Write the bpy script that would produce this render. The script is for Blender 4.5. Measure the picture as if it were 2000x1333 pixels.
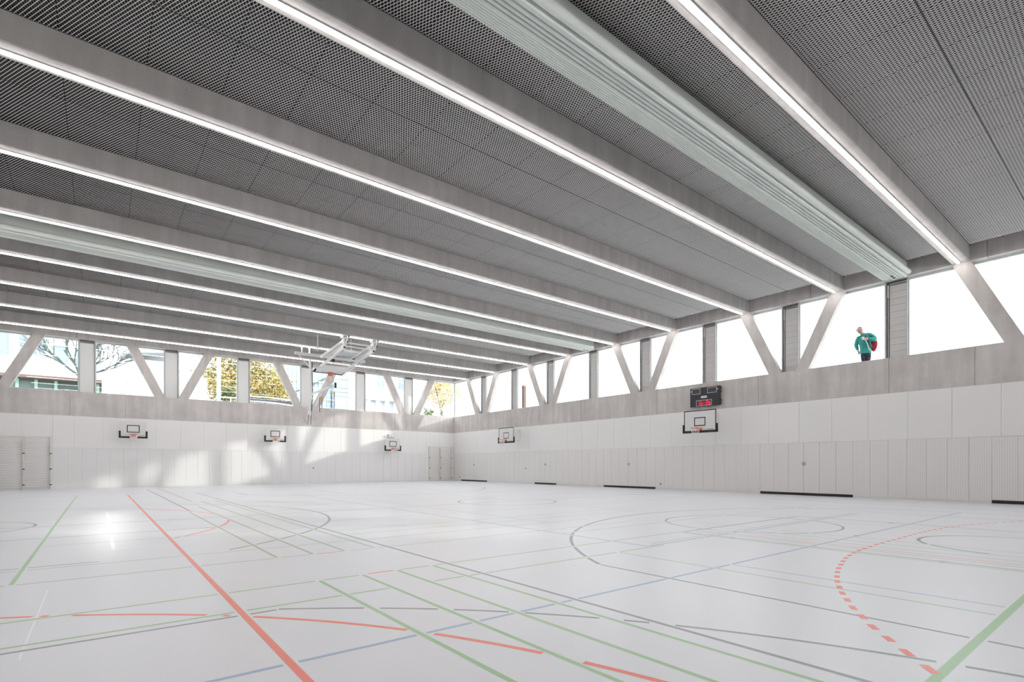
import bpy, bmesh, math, random
from mathutils import Vector, Matrix

random.seed(7)
C = bpy.context.scene.collection
S = bpy.context.scene
for o in list(bpy.data.objects):
    bpy.data.objects.remove(o)

# ------------------------------------------------------------------ camera, sky, sun, exposure
XW, YF = 24.0, 38.4            # inner faces of the right wall and of the far wall
XN, YB = -5.0, -9.0            # near side wall and back wall, behind the camera
cam_d = bpy.data.cameras.new('camera')
cam = bpy.data.objects.new('camera', cam_d); C.objects.link(cam)
cam.location = (0, 0, 1.2984)
cam.rotation_euler = (math.radians(90), 0, -math.radians(38.3886))
cam_d.sensor_width = 36.0
cam_d.lens = 36.0 * 1017.7771 / 2000.0
cam_d.shift_y = (909.8194 - 666.5) / 2000.0
cam_d.clip_start = 0.05; cam_d.clip_end = 500
S.camera = cam

w = bpy.data.worlds.new('sky'); S.world = w; w.use_nodes = True
bg = w.node_tree.nodes['Background']
bg.inputs[0].default_value = (0.93, 0.975, 1.0, 1)
bg.inputs[1].default_value = 2.9

sun_d = bpy.data.lights.new('sun', 'SUN'); sun = bpy.data.objects.new('sun', sun_d); C.objects.link(sun)
sun_d.energy = 1.05; sun_d.angle = math.radians(1.3); sun_d.color = (1.0, 0.97, 0.9)
sun.rotation_euler = Vector((-5.0, 4.36, -1.62)).to_track_quat('-Z', 'Y').to_euler()
sun.location = (60, -40, 30)
added_glint_d = bpy.data.lights.new('added_glint', 'SPOT'); added_glint = bpy.data.objects.new('added_glint', added_glint_d); C.objects.link(added_glint)
added_glint.location = (0.93, 59.5, 13.06)      # added spot standing in for low sun thrown back by the glazing opposite
added_glint.rotation_euler = (Vector((0.0, 14.2, 0.0)) - Vector(added_glint.location)).to_track_quat('-Z', 'Y').to_euler()
added_glint_d.energy = 2200; added_glint_d.spot_size = math.radians(3.5); added_glint_d.spot_blend = 1.0; added_glint_d.shadow_soft_size = 0.25; added_glint_d.color = (1.0, 0.98, 0.95)
STRIP = 15.0

S.view_settings.view_transform = 'Standard'
S.view_settings.look = 'None'
S.view_settings.exposure = 0.74
S.view_settings.gamma = 1.0
S.view_settings.use_curve_mapping = False
S.cycles.use_denoising = True
S.cycles.max_bounces = 10; S.cycles.diffuse_bounces = 6; S.cycles.transparent_max_bounces = 16

# ------------------------------------------------------------------ materials
def lin(c):
    return tuple(((v / 255) / 12.92 if v / 255 <= 0.04045 else ((v / 255 + 0.055) / 1.055) ** 2.4) for v in c)

def mat(name, col, rough=0.6, metal=0.0, spec=0.5, noise=0.0, nscale=8.0):
    m = bpy.data.materials.new(name); m.use_nodes = True
    nt = m.node_tree; b = nt.nodes['Principled BSDF']
    b.inputs['Base Color'].default_value = (*col, 1)
    b.inputs['Roughness'].default_value = rough
    b.inputs['Metallic'].default_value = metal
    b.inputs['Specular IOR Level'].default_value = spec
    if noise:
        tc = nt.nodes.new('ShaderNodeTexCoord'); n = nt.nodes.new('ShaderNodeTexNoise')
        n.inputs['Scale'].default_value = nscale; n.inputs['Detail'].default_value = 4
        nt.links.new(tc.outputs['Object'], n.inputs['Vector'])
        r = nt.nodes.new('ShaderNodeMapRange')
        r.inputs['From Min'].default_value = 0.3; r.inputs['From Max'].default_value = 0.7
        r.inputs['To Min'].default_value = 1 - noise; r.inputs['To Max'].default_value = 1 + noise
        nt.links.new(n.outputs['Fac'], r.inputs['Value'])
        v = nt.nodes.new('ShaderNodeVectorMath'); v.operation = 'SCALE'
        v.inputs[0].default_value = col
        nt.links.new(r.outputs[0], v.inputs['Scale'])
        nt.links.new(v.outputs[0], b.inputs['Base Color'])
    return m

def emis(name, col, strength):
    m = bpy.data.materials.new(name); m.use_nodes = True
    nt = m.node_tree; nt.nodes.clear()
    e = nt.nodes.new('ShaderNodeEmission'); o = nt.nodes.new('ShaderNodeOutputMaterial')
    e.inputs[0].default_value = (*col, 1); e.inputs[1].default_value = strength
    nt.links.new(e.outputs[0], o.inputs[0])
    return m

def concrete(name, col, streak=0.10, blot=0.10):
    m = bpy.data.materials.new(name); m.use_nodes = True
    nt = m.node_tree; b = nt.nodes['Principled BSDF']; N = nt.nodes.new; L = nt.links.new
    b.inputs['Roughness'].default_value = 0.75; b.inputs['Specular IOR Level'].default_value = 0.3
    g = N('ShaderNodeNewGeometry')
    mp = N('ShaderNodeMapping'); mp.inputs['Scale'].default_value = (3.2, 3.2, 0.35)
    L(g.outputs['Position'], mp.inputs['Vector'])
    n1 = N('ShaderNodeTexNoise'); n1.inputs['Scale'].default_value = 1.0; n1.inputs['Detail'].default_value = 5
    L(mp.outputs[0], n1.inputs['Vector'])
    n2 = N('ShaderNodeTexNoise'); n2.inputs['Scale'].default_value = 0.9; n2.inputs['Detail'].default_value = 6; n2.inputs['Roughness'].default_value = 0.65
    L(g.outputs['Position'], n2.inputs['Vector'])
    n3 = N('ShaderNodeTexNoise'); n3.inputs['Scale'].default_value = 22; n3.inputs['Detail'].default_value = 3
    L(g.outputs['Position'], n3.inputs['Vector'])
    def rng(src, lo, hi):
        r = N('ShaderNodeMapRange'); r.inputs['From Min'].default_value = 0.3; r.inputs['From Max'].default_value = 0.7
        r.inputs['To Min'].default_value = lo; r.inputs['To Max'].default_value = hi
        L(src, r.inputs['Value']); return r.outputs[0]
    a = N('ShaderNodeMath'); a.operation = 'MULTIPLY'
    L(rng(n1.outputs['Fac'], 1 - streak, 1 + streak), a.inputs[0]); L(rng(n2.outputs['Fac'], 1 - blot, 1 + blot), a.inputs[1])
    c = N('ShaderNodeMath'); c.operation = 'MULTIPLY'
    L(a.outputs[0], c.inputs[0]); L(rng(n3.outputs['Fac'], 0.97, 1.03), c.inputs[1])
    # sparse dark pores
    vo = N('ShaderNodeTexVoronoi'); vo.inputs['Scale'].default_value = 2.2
    L(g.outputs['Position'], vo.inputs['Vector'])
    pr = N('ShaderNodeMapRange'); pr.inputs['From Min'].default_value = 0.03; pr.inputs['From Max'].default_value = 0.07
    pr.inputs['To Min'].default_value = 0.8; pr.inputs['To Max'].default_value = 1.0
    L(vo.outputs['Distance'], pr.inputs['Value'])
    d = N('ShaderNodeMath'); d.operation = 'MULTIPLY'; L(c.outputs[0], d.inputs[0]); L(pr.outputs[0], d.inputs[1])
    v = N('ShaderNodeVectorMath'); v.operation = 'SCALE'; v.inputs[0].default_value = col
    L(d.outputs[0], v.inputs['Scale']); L(v.outputs[0], b.inputs['Base Color'])
    bp = N('ShaderNodeBump'); bp.inputs['Strength'].default_value = 0.08; bp.inputs['Distance'].default_value = 0.02
    L(n3.outputs['Fac'], bp.inputs['Height']); L(bp.outputs[0], b.inputs['Normal'])
    return m

def ribbed(name, col, axis, dark):
    """white lacquered board with fine vertical acoustic grooves"""
    m = mat(name, col, 0.5, spec=0.35)
    nt = m.node_tree; b = nt.nodes['Principled BSDF']; N = nt.nodes.new; L = nt.links.new
    g = N('ShaderNodeNewGeometry'); sp = N('ShaderNodeSeparateXYZ'); L(g.outputs['Position'], sp.inputs[0])
    mu = N('ShaderNodeMath'); mu.operation = 'MULTIPLY'; mu.inputs[1].default_value = 1 / 0.064
    L(sp.outputs[axis], mu.inputs[0])
    fr = N('ShaderNodeMath'); fr.operation = 'FRACT'; L(mu.outputs[0], fr.inputs[0])
    lt = N('ShaderNodeMath'); lt.operation = 'LESS_THAN'; lt.inputs[1].default_value = 0.22; L(fr.outputs[0], lt.inputs[0])
    mx = N('ShaderNodeMix'); mx.data_type = 'RGBA'
    mx.inputs['A'].default_value = (*col, 1); mx.inputs['B'].default_value = (*[c * dark for c in col], 1)
    L(lt.outputs[0], mx.inputs['Factor']); L(mx.outputs['Result'], b.inputs['Base Color'])
    return m

def glass_mat(name, tint, refl=1.0):
    m = bpy.data.materials.new(name); m.use_nodes = True
    nt = m.node_tree; nt.nodes.clear(); N = nt.nodes.new; L = nt.links.new
    t = N('ShaderNodeBsdfTransparent'); t.inputs[0].default_value = (*tint, 1)
    g = N('ShaderNodeBsdfGlossy'); g.inputs['Roughness'].default_value = 0.0; g.inputs[0].default_value = (1, 1, 1, 1)
    lw = N('ShaderNodeLayerWeight'); lw.inputs['Blend'].default_value = 0.5
    p = N('ShaderNodeMath'); p.operation = 'POWER'; p.inputs[1].default_value = 5; L(lw.outputs['Facing'], p.inputs[0])
    a = N('ShaderNodeMath'); a.operation = 'MULTIPLY_ADD'; a.inputs[1].default_value = 0.9 * refl; a.inputs[2].default_value = 0.024 * refl
    L(p.outputs[0], a.inputs[0])
    mx = N('ShaderNodeMixShader'); L(a.outputs[0], mx.inputs[0]); L(t.outputs[0], mx.inputs[1]); L(g.outputs[0], mx.inputs[2])
    o = N('ShaderNodeOutputMaterial'); L(mx.outputs[0], o.inputs[0])
    return m

M = {}
M['concrete'] = concrete('concrete', (0.60, 0.565, 0.55))
M['concrete_beam'] = concrete('beam concrete', (0.51, 0.49, 0.477), 0.10, 0.08)
M['floor'] = mat('floor coating', (0.795, 0.805, 0.85), 0.34, spec=0.45, noise=0.012, nscale=0.5)
M['panel'] = mat('white wall panel', (0.875, 0.865, 0.855), 0.5, spec=0.35, noise=0.01, nscale=0.7)
M['nearwall'] = mat('near wall boards', (0.55, 0.54, 0.53), 0.7)
M['ribR'] = ribbed('grooved panel right', (0.85, 0.835, 0.82), 'Y', 0.86)
M['ribF'] = ribbed('grooved panel far', (0.84, 0.835, 0.83), 'X', 0.95)
M['joint'] = mat('panel joint backing', (0.66, 0.655, 0.65), 0.8)
M['mesh'] = mat('expanded metal', (0.86, 0.85, 0.845), 0.5, spec=0.3)
M['void'] = mat('dark ceiling lining', (0.045, 0.044, 0.043), 0.95, spec=0.1)
M['strip'] = emis('led diffuser', (1.0, 0.955, 0.93), STRIP)
M['alu'] = mat('aluminium', (0.62, 0.63, 0.64), 0.45, 0.3)
M['white'] = mat('white lacquer', (0.82, 0.82, 0.81), 0.4)
M['offwhite'] = mat('off white timber', (0.86, 0.855, 0.84), 0.5)
M['post'] = mat('beige upright', (0.78, 0.765, 0.73), 0.5)
M['frame'] = mat('pale window frame', (0.60, 0.63, 0.64), 0.5)
M['flap'] = mat('backlit-toned flap leaf', (0.60, 0.59, 0.58), 0.6, noise=0.02, nscale=2)  # leaf colour darkened to stand for backlight on the right wall
M['flapuntoned'] = mat('untoned flap leaf', (0.80, 0.80, 0.79), 0.6)  # paler copy of the same leaf, far wall, no backlight tone
M['flapdark'] = mat('dark flap frame', (0.17, 0.17, 0.175), 0.5)
M['black'] = mat('black rubber', (0.018, 0.018, 0.02), 0.55)
M['dark'] = mat('dark steel', (0.05, 0.05, 0.055), 0.5)
M['grey'] = mat('grey plastic', (0.30, 0.30, 0.31), 0.5)
M['curtain'] = mat('pale green curtain fabric', (0.77, 0.815, 0.775), 0.75, spec=0.2, noise=0.03, nscale=1.5)
M['orange'] = mat('orange rim', (0.80, 0.12, 0.03), 0.45)
M['net'] = mat('white net', (0.85, 0.85, 0.85), 0.8)
M['board'] = mat('backboard white', (0.78, 0.775, 0.77), 0.4)
M['scoreboard'] = mat('scoreboard black', (0.022, 0.026, 0.032), 0.4)
M['led_red'] = emis('red led', (1.0, 0.02, 0.07), 1.1)
M['red_ink'] = mat('red print', (0.7, 0.05, 0.05), 0.6)
M['glass'] = glass_mat('window glass', (0.97, 0.985, 0.98), 0.05)
M['glassF'] = glass_mat('window glass far', (0.97, 0.985, 0.98))
M['L_red'] = mat('red line paint', lin((246, 128, 110)), 0.34, spec=0.45)
M['L_green'] = mat('green line paint', lin((160, 200, 152)), 0.34, spec=0.45)
M['L_greend'] = mat('sheen-paled green line paint', lin((176, 186, 160)), 0.34, spec=0.45)  # green lightened in the paint to imitate floor sheen on distant lines
M['L_black'] = mat('grey black line paint', lin((150, 153, 156)), 0.34, spec=0.45)
M['L_blue'] = mat('blue line paint', lin((166, 186, 216)), 0.34, spec=0.45)
M['L_white'] = mat('white line paint', (0.93, 0.93, 0.93), 0.3, spec=0.45)
M['tan'] = mat('tan leather', (0.50, 0.33, 0.09), 0.6)
M['timber'] = mat('reddish timber block', (0.20, 0.11, 0.09), 0.6)
M['acrylic'] = glass_mat('clear acrylic', (0.90, 0.93, 0.94), 1.6)

# ------------------------------------------------------------------ helpers
def link(name, me, m=None, parent=None, loc=None):
    o = bpy.data.objects.new(name, me); C.objects.link(o)
    if m is not None and me is not None and not me.materials:
        for k in (m if isinstance(m, (list, tuple)) else [m]):
            me.materials.append(k)
    if parent is not None: o.parent = parent
    if loc is not None: o.location = loc
    return o

def empty(name, loc=(0, 0, 0)):
    o = bpy.data.objects.new(name, None); C.objects.link(o); o.location = loc; o.empty_display_size = 0.2
    return o

class MB:
    def __init__(self): self.v = []; self.f = []; self.mi = []; self.cur = 0
    def add(self, vs, fs):
        n = len(self.v); self.v += [tuple(p) for p in vs]; self.f += [tuple(i + n for i in q) for q in fs]; self.mi += [self.cur] * len(fs); return self
    def box(self, a, b):
        (x0, y0, z0), (x1, y1, z1) = a, b
        x0, x1 = min(x0, x1), max(x0, x1); y0, y1 = min(y0, y1), max(y0, y1); z0, z1 = min(z0, z1), max(z0, z1)
        return self.add([(x0, y0, z0), (x1, y0, z0), (x1, y1, z0), (x0, y1, z0), (x0, y0, z1), (x1, y0, z1), (x1, y1, z1), (x0, y1, z1)],
                        [(0, 3, 2, 1), (4, 5, 6, 7), (0, 1, 5, 4), (1, 2, 6, 5), (2, 3, 7, 6), (3, 0, 4, 7)])
    def bar(self, p, q, wd, ht=None, up=(0, 0, 1)):
        p, q = Vector(p), Vector(q); ht = ht or wd; d = (q - p).normalized(); u = Vector(up)
        if abs(d.dot(u)) > 0.98: u = Vector((1, 0, 0))
        s = d.cross(u).normalized() * wd / 2; t = s.cross(d).normalized() * ht / 2
        vs = [c + i * s + j * t for c in (p, q) for i, j in ((-1, -1), (1, -1), (1, 1), (-1, 1))]
        return self.add(vs, [(0, 1, 2, 3), (7, 6, 5, 4), (0, 4, 5, 1), (1, 5, 6, 2), (2, 6, 7, 3), (3, 7, 4, 0)])
    def tube(self, pts, r, n=8, closed=False):
        pts = [Vector(p) for p in pts]; rs = r if isinstance(r, (list, tuple)) else [r] * len(pts); vs = []; fs = []; k = len(pts); prev = None
        for i, p in enumerate(pts):
            d = (pts[(i + 1) % k] - pts[i - 1]) if closed else (pts[min(i + 1, k - 1)] - pts[max(i - 1, 0)])
            d.normalize(); u = prev if prev is not None else (Vector((0, 0, 1)) if abs(d.z) < 0.9 else Vector((1, 0, 0)))
            a = d.cross(u).normalized(); b = a.cross(d).normalized(); prev = b
            vs += [p + rs[i] * (math.cos(t) * a + math.sin(t) * b) for t in (2 * math.pi * j / n for j in range(n))]
        for i in range(k if closed else k - 1):
            for j in range(n):
                fs.append((i * n + j, i * n + (j + 1) % n, ((i + 1) % k) * n + (j + 1) % n, ((i + 1) % k) * n + j))
        if not closed: fs += [tuple(range(n))[::-1], tuple(range((k - 1) * n, k * n))]
        return self.add(vs, fs)
    def prism(self, poly, axis, a, b):
        """extrude a 2-D polygon along axis ('X','Y','Z') from a to b"""
        def P(u, v, w): return {'X': (w, u, v), 'Y': (u, w, v), 'Z': (u, v, w)}[axis]
        n = len(poly); vs = [P(u, v, a) for u, v in poly] + [P(u, v, b) for u, v in poly]
        fs = [tuple(range(n))[::-1], tuple(range(n, 2 * n))] + [(i, (i + 1) % n, n + (i + 1) % n, n + i) for i in range(n)]
        return self.add(vs, fs)
    def mesh(self, name, smooth=False):
        me = bpy.data.meshes.new(name); me.from_pydata(self.v, [], self.f)
        bm = bmesh.new(); bm.from_mesh(me); bmesh.ops.recalc_face_normals(bm, faces=bm.faces); bm.to_mesh(me); bm.free()
        if any(self.mi):
            me.polygons.foreach_set('material_index', self.mi)
        if smooth: me.polygons.foreach_set('use_smooth', [True] * len(me.polygons))
        me.update(); return me
    def build(self, name, m, parent=None, loc=None, smooth=False, bevel=0):
        o = link(name, self.mesh(name, smooth), m, parent, loc)
        if bevel:
            b = o.modifiers.new('bevel', 'BEVEL'); b.width = bevel; b.segments = 2; b.limit_method = 'ANGLE'
        return o

def build_each(m, n, name, mt, parent=None, bevel=0):
    """every run of n added shapes becomes a part of its own"""
    out = []; i = 0
    while i * 8 * n < len(m.v):
        p = MB(); p.v = m.v[i * 8 * n:(i + 1) * 8 * n]; p.f = [tuple(q - i * 8 * n for q in f) for f in m.f[i * 6 * n:(i + 1) * 6 * n]]; p.mi = [0] * len(p.f)
        out.append(p.build(name, mt, parent, bevel=bevel)); i += 1
    return out

def tag(o, label, cat, group=None):
    o['label'] = label; o['category'] = cat
    if group: o['group'] = group
    return o

def structure(o): o['kind'] = 'structure'; return o

ZSILL, ZWHITE, ZJOINT, ZLINT, ZMESH, ZTOP = 5.48, 4.106, 2.29, 8.5, 9.04, 9.6
BEAM0, DB, BW = 4.61, 3.96, 0.25
def by(k): return BEAM0 + DB * k

# ------------------------------------------------------------------ floor
fl = structure(MB().box((XN, YB, -0.2), (XW + 0.5, YF + 0.5, 0.0)).build('floor', M['floor']))

# ------------------------------------------------------------------ right wall: backing, concrete band, struts
wr = structure(MB().box((XW + 0.02, YB, 0), (XW + 0.5, YF + 0.5, ZWHITE)).build('wall_right', M['joint']))
def band_pieces(axis, cuts, lo, hi, parent, z0, z1, name, d0, d1):
    cs = [lo] + cuts + [hi]
    for a, b in zip(cs[:-1], cs[1:]):
        g = 0.006
        if axis == 'Y': bx = ((d0, a + g, z0), (d1, b - g, z1))
        else: bx = ((a + g, d0, z0), (b - g, d1, z1))
        MB().box(*bx).build(name, M['concrete'], parent, bevel=0.008)
band_pieces('Y', [-5.6, -0.7, 4.23, 6.76, 11.87, 17.5, 23.2, 28.98, 34.3], YB, YF + 0.5, wr, ZWHITE, ZSILL, 'concrete_panel', XW, XW + 0.5)
band_pieces('Y', [-6.5, -0.2, 3.9, 9.6, 15.34, 21.2, 27.1, 33.0], YB, YF + 0.5, wr, ZLINT, ZTOP + 0.4, 'lintel_panel', XW, XW + 0.5)
MB().box((XW + 0.03, YB, ZWHITE), (XW + 0.48, YF + 0.45, ZSILL - 0.01)).build('band_core', M['joint'], wr)

def strut_mesh(axis, top, bot, d0, d1, wt=0.54):
    h = wt / 2
    poly = [(top - h, ZLINT + 0.02), (top + h, ZLINT + 0.02), (bot + h, ZSILL - 0.02), (bot - h, ZSILL - 0.02)]
    m = MB()
    m.prism(poly, 'X' if axis == 'Y' else 'Y', d0, d1)
    return m
rb = {-2: -1, -1: -1, 0: 1, 1: -1, 2: 1}
for k in range(-3, 9):
    top = by(k)
    sgn = 1 if k % 2 else -1                      # odd beams lean to the far side at the foot
    ctr = top + sgn * DB / 2
    bot = ctr - sgn * 0.58
    if bot < YB + 0.4: continue
    strut_mesh('Y', top, bot, XW, XW + 0.28).build('strut', M['concrete'], wr, bevel=0.012)

# ------------------------------------------------------------------ far wall
wf = structure(MB().box((XN, YF + 0.02, 0), (XW, YF + 0.5, ZWHITE)).build('wall_far', M['joint']))
band_pieces('X', [-1.28, 1.22, 6.18, 8.64, 13.6, 18.5], XN, XW, wf, ZWHITE, ZSILL, 'concrete_panel', YF, YF + 0.5)
band_pieces('X', [-1.0, 5.0, 11.0, 17.0], XN, XW, wf, ZLINT, ZTOP + 0.4, 'lintel_panel', YF, YF + 0.5)
MB().box((XN, YF + 0.03, ZWHITE), (XW, YF + 0.48, ZSILL - 0.01)).build('band_core', M['joint'], wf)
FV = [3.54 + 8.16 * n for n in (-1, 0, 1, 2)]
for c in FV:
    for s in (-1, 1):
        top, bot = c + s * 2.04, c + s * 0.6
        if bot < XN + 0.3 or top < XN + 0.3: continue
        strut_mesh('X', top, bot, YF, YF + 0.28).build('strut', M['concrete'], wf, bevel=0.012)

# near side wall and back wall (behind the camera)
structure(MB().box((XN - 0.3, YB, 0), (XN, YF + 0.5, ZTOP + 0.4)).build('wall_left', M['nearwall']))
structure(MB().box((XN - 0.3, YB - 0.3, 0), (XW + 0.5, YB, ZTOP + 0.4)).build('wall_back', M['nearwall']))

# ------------------------------------------------------------------ wall panels
def wall_panel(parent, axis, a, b, z0, z1, m, d, gap=0.0035, th=0.04):
    if axis == 'Y': bx = ((d, a + gap, z0 + gap), (d + th, b - gap, z1 - gap))
    else: bx = ((a + gap, d, z0 + gap), (b - gap, d + th, z1 - gap))
    return MB().box(*bx).build('wall_panel', m, parent, bevel=0.003)
# right wall, upper row
ys = [3.55 + 1.305 * n for n in range(-9, 27)]
ys = [y for y in ys if YB < y < YF - 0.3]
ys = [YB] + ys + [YF]
for a, b in zip(ys[:-1], ys[1:]): wall_panel(wr, 'Y', a, b, ZJOINT, ZWHITE, M['panel'], XW)
# right wall, lower row: doors (equipment gates) and panels
gates = [(-0.1, 3.79), (7.99, 11.78), (17.58, 21.33), (25.52, 27.73), (33.47, 37.19)]
free = [(YB, -0.1), (3.79, 7.99), (11.78, 17.58), (21.33, 25.52), (27.73, 33.47), (37.19, YF)]
for a, b in free:
    n = max(1, round((b - a) / 0.60)); st = (b - a) / n
    for i in range(n):
        wall_panel(wr, 'Y', a + i * st, a + (i + 1) * st, 0.055, ZJOINT, M['ribR'], XW)
for gi, (a, b) in enumerate(gates):
    g = structure(empty('door_%d' % (gi + 1), (XW, (a + b) / 2, 0)))
    def P(x): return x - (a + b) / 2
    n = round((b - a) / 0.63); st = (b - a) / n
    for i in range(n):
        MB().box((0, P(a + i * st) + 0.004, 0.115), (0.04, P(a + (i + 1) * st) - 0.004, ZJOINT - 0.006)).build('door_panel', M['ribR'], g, bevel=0.003)
    MB().box((-0.004, P(a) + 0.006, 0.004), (0.05, P(b) - 0.006, 0.108)).build('rubber_seal', M['black'], g)
    if gi:
        yl = [0, 9.87, 19.43, 26.60, 35.32][gi]
        lp = MB().box((-0.008, P(yl) - 0.075, 1.31), (0.005, P(yl) + 0.075, 1.435)).build('lock_plate', M['grey'], g, bevel=0.004)
        MB().box((-0.016, P(yl) - 0.05, 1.345), (-0.008, P(yl) + 0.02, 1.405)).build('latch', M['alu'], lp)
# far wall
WB1, WB2 = -2.01, 21.30           # inner ends of the two wall bar recesses
xs = [-2.01, -1.1] + [0.16 + 1.273 * n for n in range(0, 17)]
xs = [x for x in xs if x < 20.6] + [21.30, 22.6, XW]
for a, b in zip(xs[:-1], xs[1:]):
    z0 = ZJOINT if b <= WB2 + 0.01 else 2.87
    wall_panel(wf, 'X', a, b, z0, ZWHITE, M['panel'], YF)
for a, b in ((-5.0, -4.4), (-4.4, -3.26), (-3.26, -2.01)): wall_panel(wf, 'X', a, b, 2.87, ZWHITE, M['panel'], YF)
n = 37; st = (WB2 - WB1) / n
for i in range(n): wall_panel(wf, 'X', WB1 + i * st, WB1 + (i + 1) * st, 0.055, ZJOINT, M['ribF'], YF)
wall_panel(wf, 'X', XN, WB1, 0.055, 2.87, M['panel'], YF + 0.012, th=0.02)
wall_panel(wf, 'X', WB2, XW, 0.055, 2.87, M['panel'], YF + 0.012, th=0.02)
bb = structure(MB().box((XN, YF - 0.012, 0), (XW, YF + 0.02, 0.05)).build('baseboard_far', M['white'], bevel=0.003))
for i, (a, b) in enumerate(free):
    structure(MB().box((XW - 0.012, a + 0.004, 0), (XW + 0.02, b - 0.004, 0.05)).build('baseboard_right' + ('' if not i else '.%03d' % i), M['white'], bevel=0.003))

# ------------------------------------------------------------------ ceiling: lining, mesh panels, beams
ce = structure(MB().box((XN, YB, ZTOP + 0.4), (XW + 0.5, YF + 0.5, ZTOP + 0.6)).build('ceiling', M['concrete_beam']))
PX = 1.285
def mesh_panel_mesh(length_y):
    nx, ny = 21, max(2, round(length_y / 0.1214)); sx = PX / nx; sy = length_y / ny
    wx, wz = -0.0052, 0.0030
    vs = []; fs = []
    for i in range(nx):
        for s in (-1, 1):
            base = len(vs)
            for j in range(2 * ny + 1):
                amp = sx / 4 * (1 if j % 2 else -1) * s + sx / 4
                x = i * sx + (0.0 if s < 0 else sx / 2) + amp - sx / 4
                y = j * sy / 2
                vs += [(x - wx, y, -wz), (x + wx, y, wz)]
            for j in range(2 * ny):
                a = base + 2 * j
                fs.append((a, a + 1, a + 3, a + 2))
    me = bpy.data.meshes.new('mesh_panel'); me.from_pydata(vs, [], fs); me.update(); me.materials.append(M['mesh']); return me
half = (DB - 2 * BW) / 2 - 0.012
mp = mesh_panel_mesh(half)
mp_end = mesh_panel_mesh(YF - by(8) - BW - 0.02)
clip_me = MB().box((-0.03, -0.008, -0.012), (0.03, 0.008, 0.0)).mesh('clip'); clip_me.materials.append(M['dark'])
for k in range(-2, 9):
    y0 = by(k) + BW
    y1 = by(k + 1) - BW if k < 8 else YF
    if k < -1: y0 = by(k) + BW
    bay = MB().box((XN, y0, ZMESH + 0.12), (XW, y1, ZMESH + 0.16)).build('ceiling_bay', M['void'], ce)
    if k == 8:
        for n in range(22):
            link('mesh_panel', mp_end, None, bay, (XW - 0.13 - (n + 1) * PX, y0 + 0.01, ZMESH))
        continue
    for n in range(22):
        for h in (0, 1):
            x0 = XW - 0.13 - (n + 1) * PX
            o = link('mesh_panel', mp, None, bay, (x0, y0 + 0.002 + h * (half + 0.022), ZMESH))
            o.scale.x = 0.992
    for ya, yb in ((y0 + 0.0005, y0 + 0.012), (y1 - 0.012, y1 - 0.0005)):
        MB().box((XN, ya, ZMESH - 0.004), (XW, yb, ZMESH + 0.12)).build('gap_shade_strip', M['void'], bay)  # dark strips added as the shade in the gap beside the beams
    rail = MB()
    ym = (y0 + y1) / 2
    rail.box((XN, ym - 0.014, ZMESH + 0.006), (XW, ym + 0.014, ZMESH + 0.04))
    rail.box((XN, y0 + half / 2 - 0.014, ZMESH + 0.012), (XW, y0 + half / 2 + 0.014, ZMESH + 0.04))
    rail.box((XN, y1 - half / 2 - 0.014, ZMESH + 0.012), (XW, y1 - half / 2 + 0.014, ZMESH + 0.04))
    rail.build('support_rail', M['dark'], bay)
beams = {}
for k in range(-2, 9):
    y = by(k); c = 0.02
    poly = [(y - BW, ZTOP + 0.4), (y - BW, ZLINT + c), (y - BW + c, ZLINT), (y + BW - c, ZLINT), (y + BW, ZLINT + c), (y + BW, ZTOP + 0.4)]
    beams[k] = MB().prism(poly, 'X', XN, XW).build('beam', M['concrete_beam'], ce)

# ------------------------------------------------------------------ LED strips under the beams
order = ['first', 'second', 'third', 'fourth', 'fifth', 'sixth', 'seventh', 'eighth', 'ninth', 'tenth', 'eleventh']
for k in range(-2, 9):
    x0 = -4.6 if k < 8 else -3.95
    y = by(k) + 0.045
    t = empty('strip_light', (x0, y, ZLINT))
    Lx = 23.85 - x0
    MB().box((0, -0.06, -0.018), (Lx, 0.06, 0)).build('housing', M['alu'], t)
    MB().prism([(-0.036, -0.016), (-0.034, -0.040), (-0.024, -0.050), (0.024, -0.050), (0.034, -0.040), (0.036, -0.016)], 'X', 0.01, Lx - 0.01).build('diffuser', M['strip'], t)
    ordn = {8: 'beam next to the far wall', 7: 'second beam from the far wall', 6: 'beam that carries the folded ceiling hoop', 5: 'fourth beam from the far wall',
            4: 'beam just beyond the distant curtain pack', 3: 'beam just before the distant curtain pack', 2: 'beam midway between the two curtain packs', 1: 'beam just beyond the nearer curtain pack', 0: 'beam just before the nearer curtain pack',
            -1: 'beam over the camera', -2: 'beam behind the camera'}[k]
    lab = 'white LED strip light under the ' + ordn
    if k == 4: lab = 'white LED strip light under the beam just before the distant curtain pack'
    if k == 5: lab = 'white LED strip light under the beam just beyond the distant curtain pack'
    if k == 3: lab = 'white LED strip light, second strip before the distant curtain pack'
    tag(t, lab, 'strip light', 'LED strips under the ceiling beams')

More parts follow.
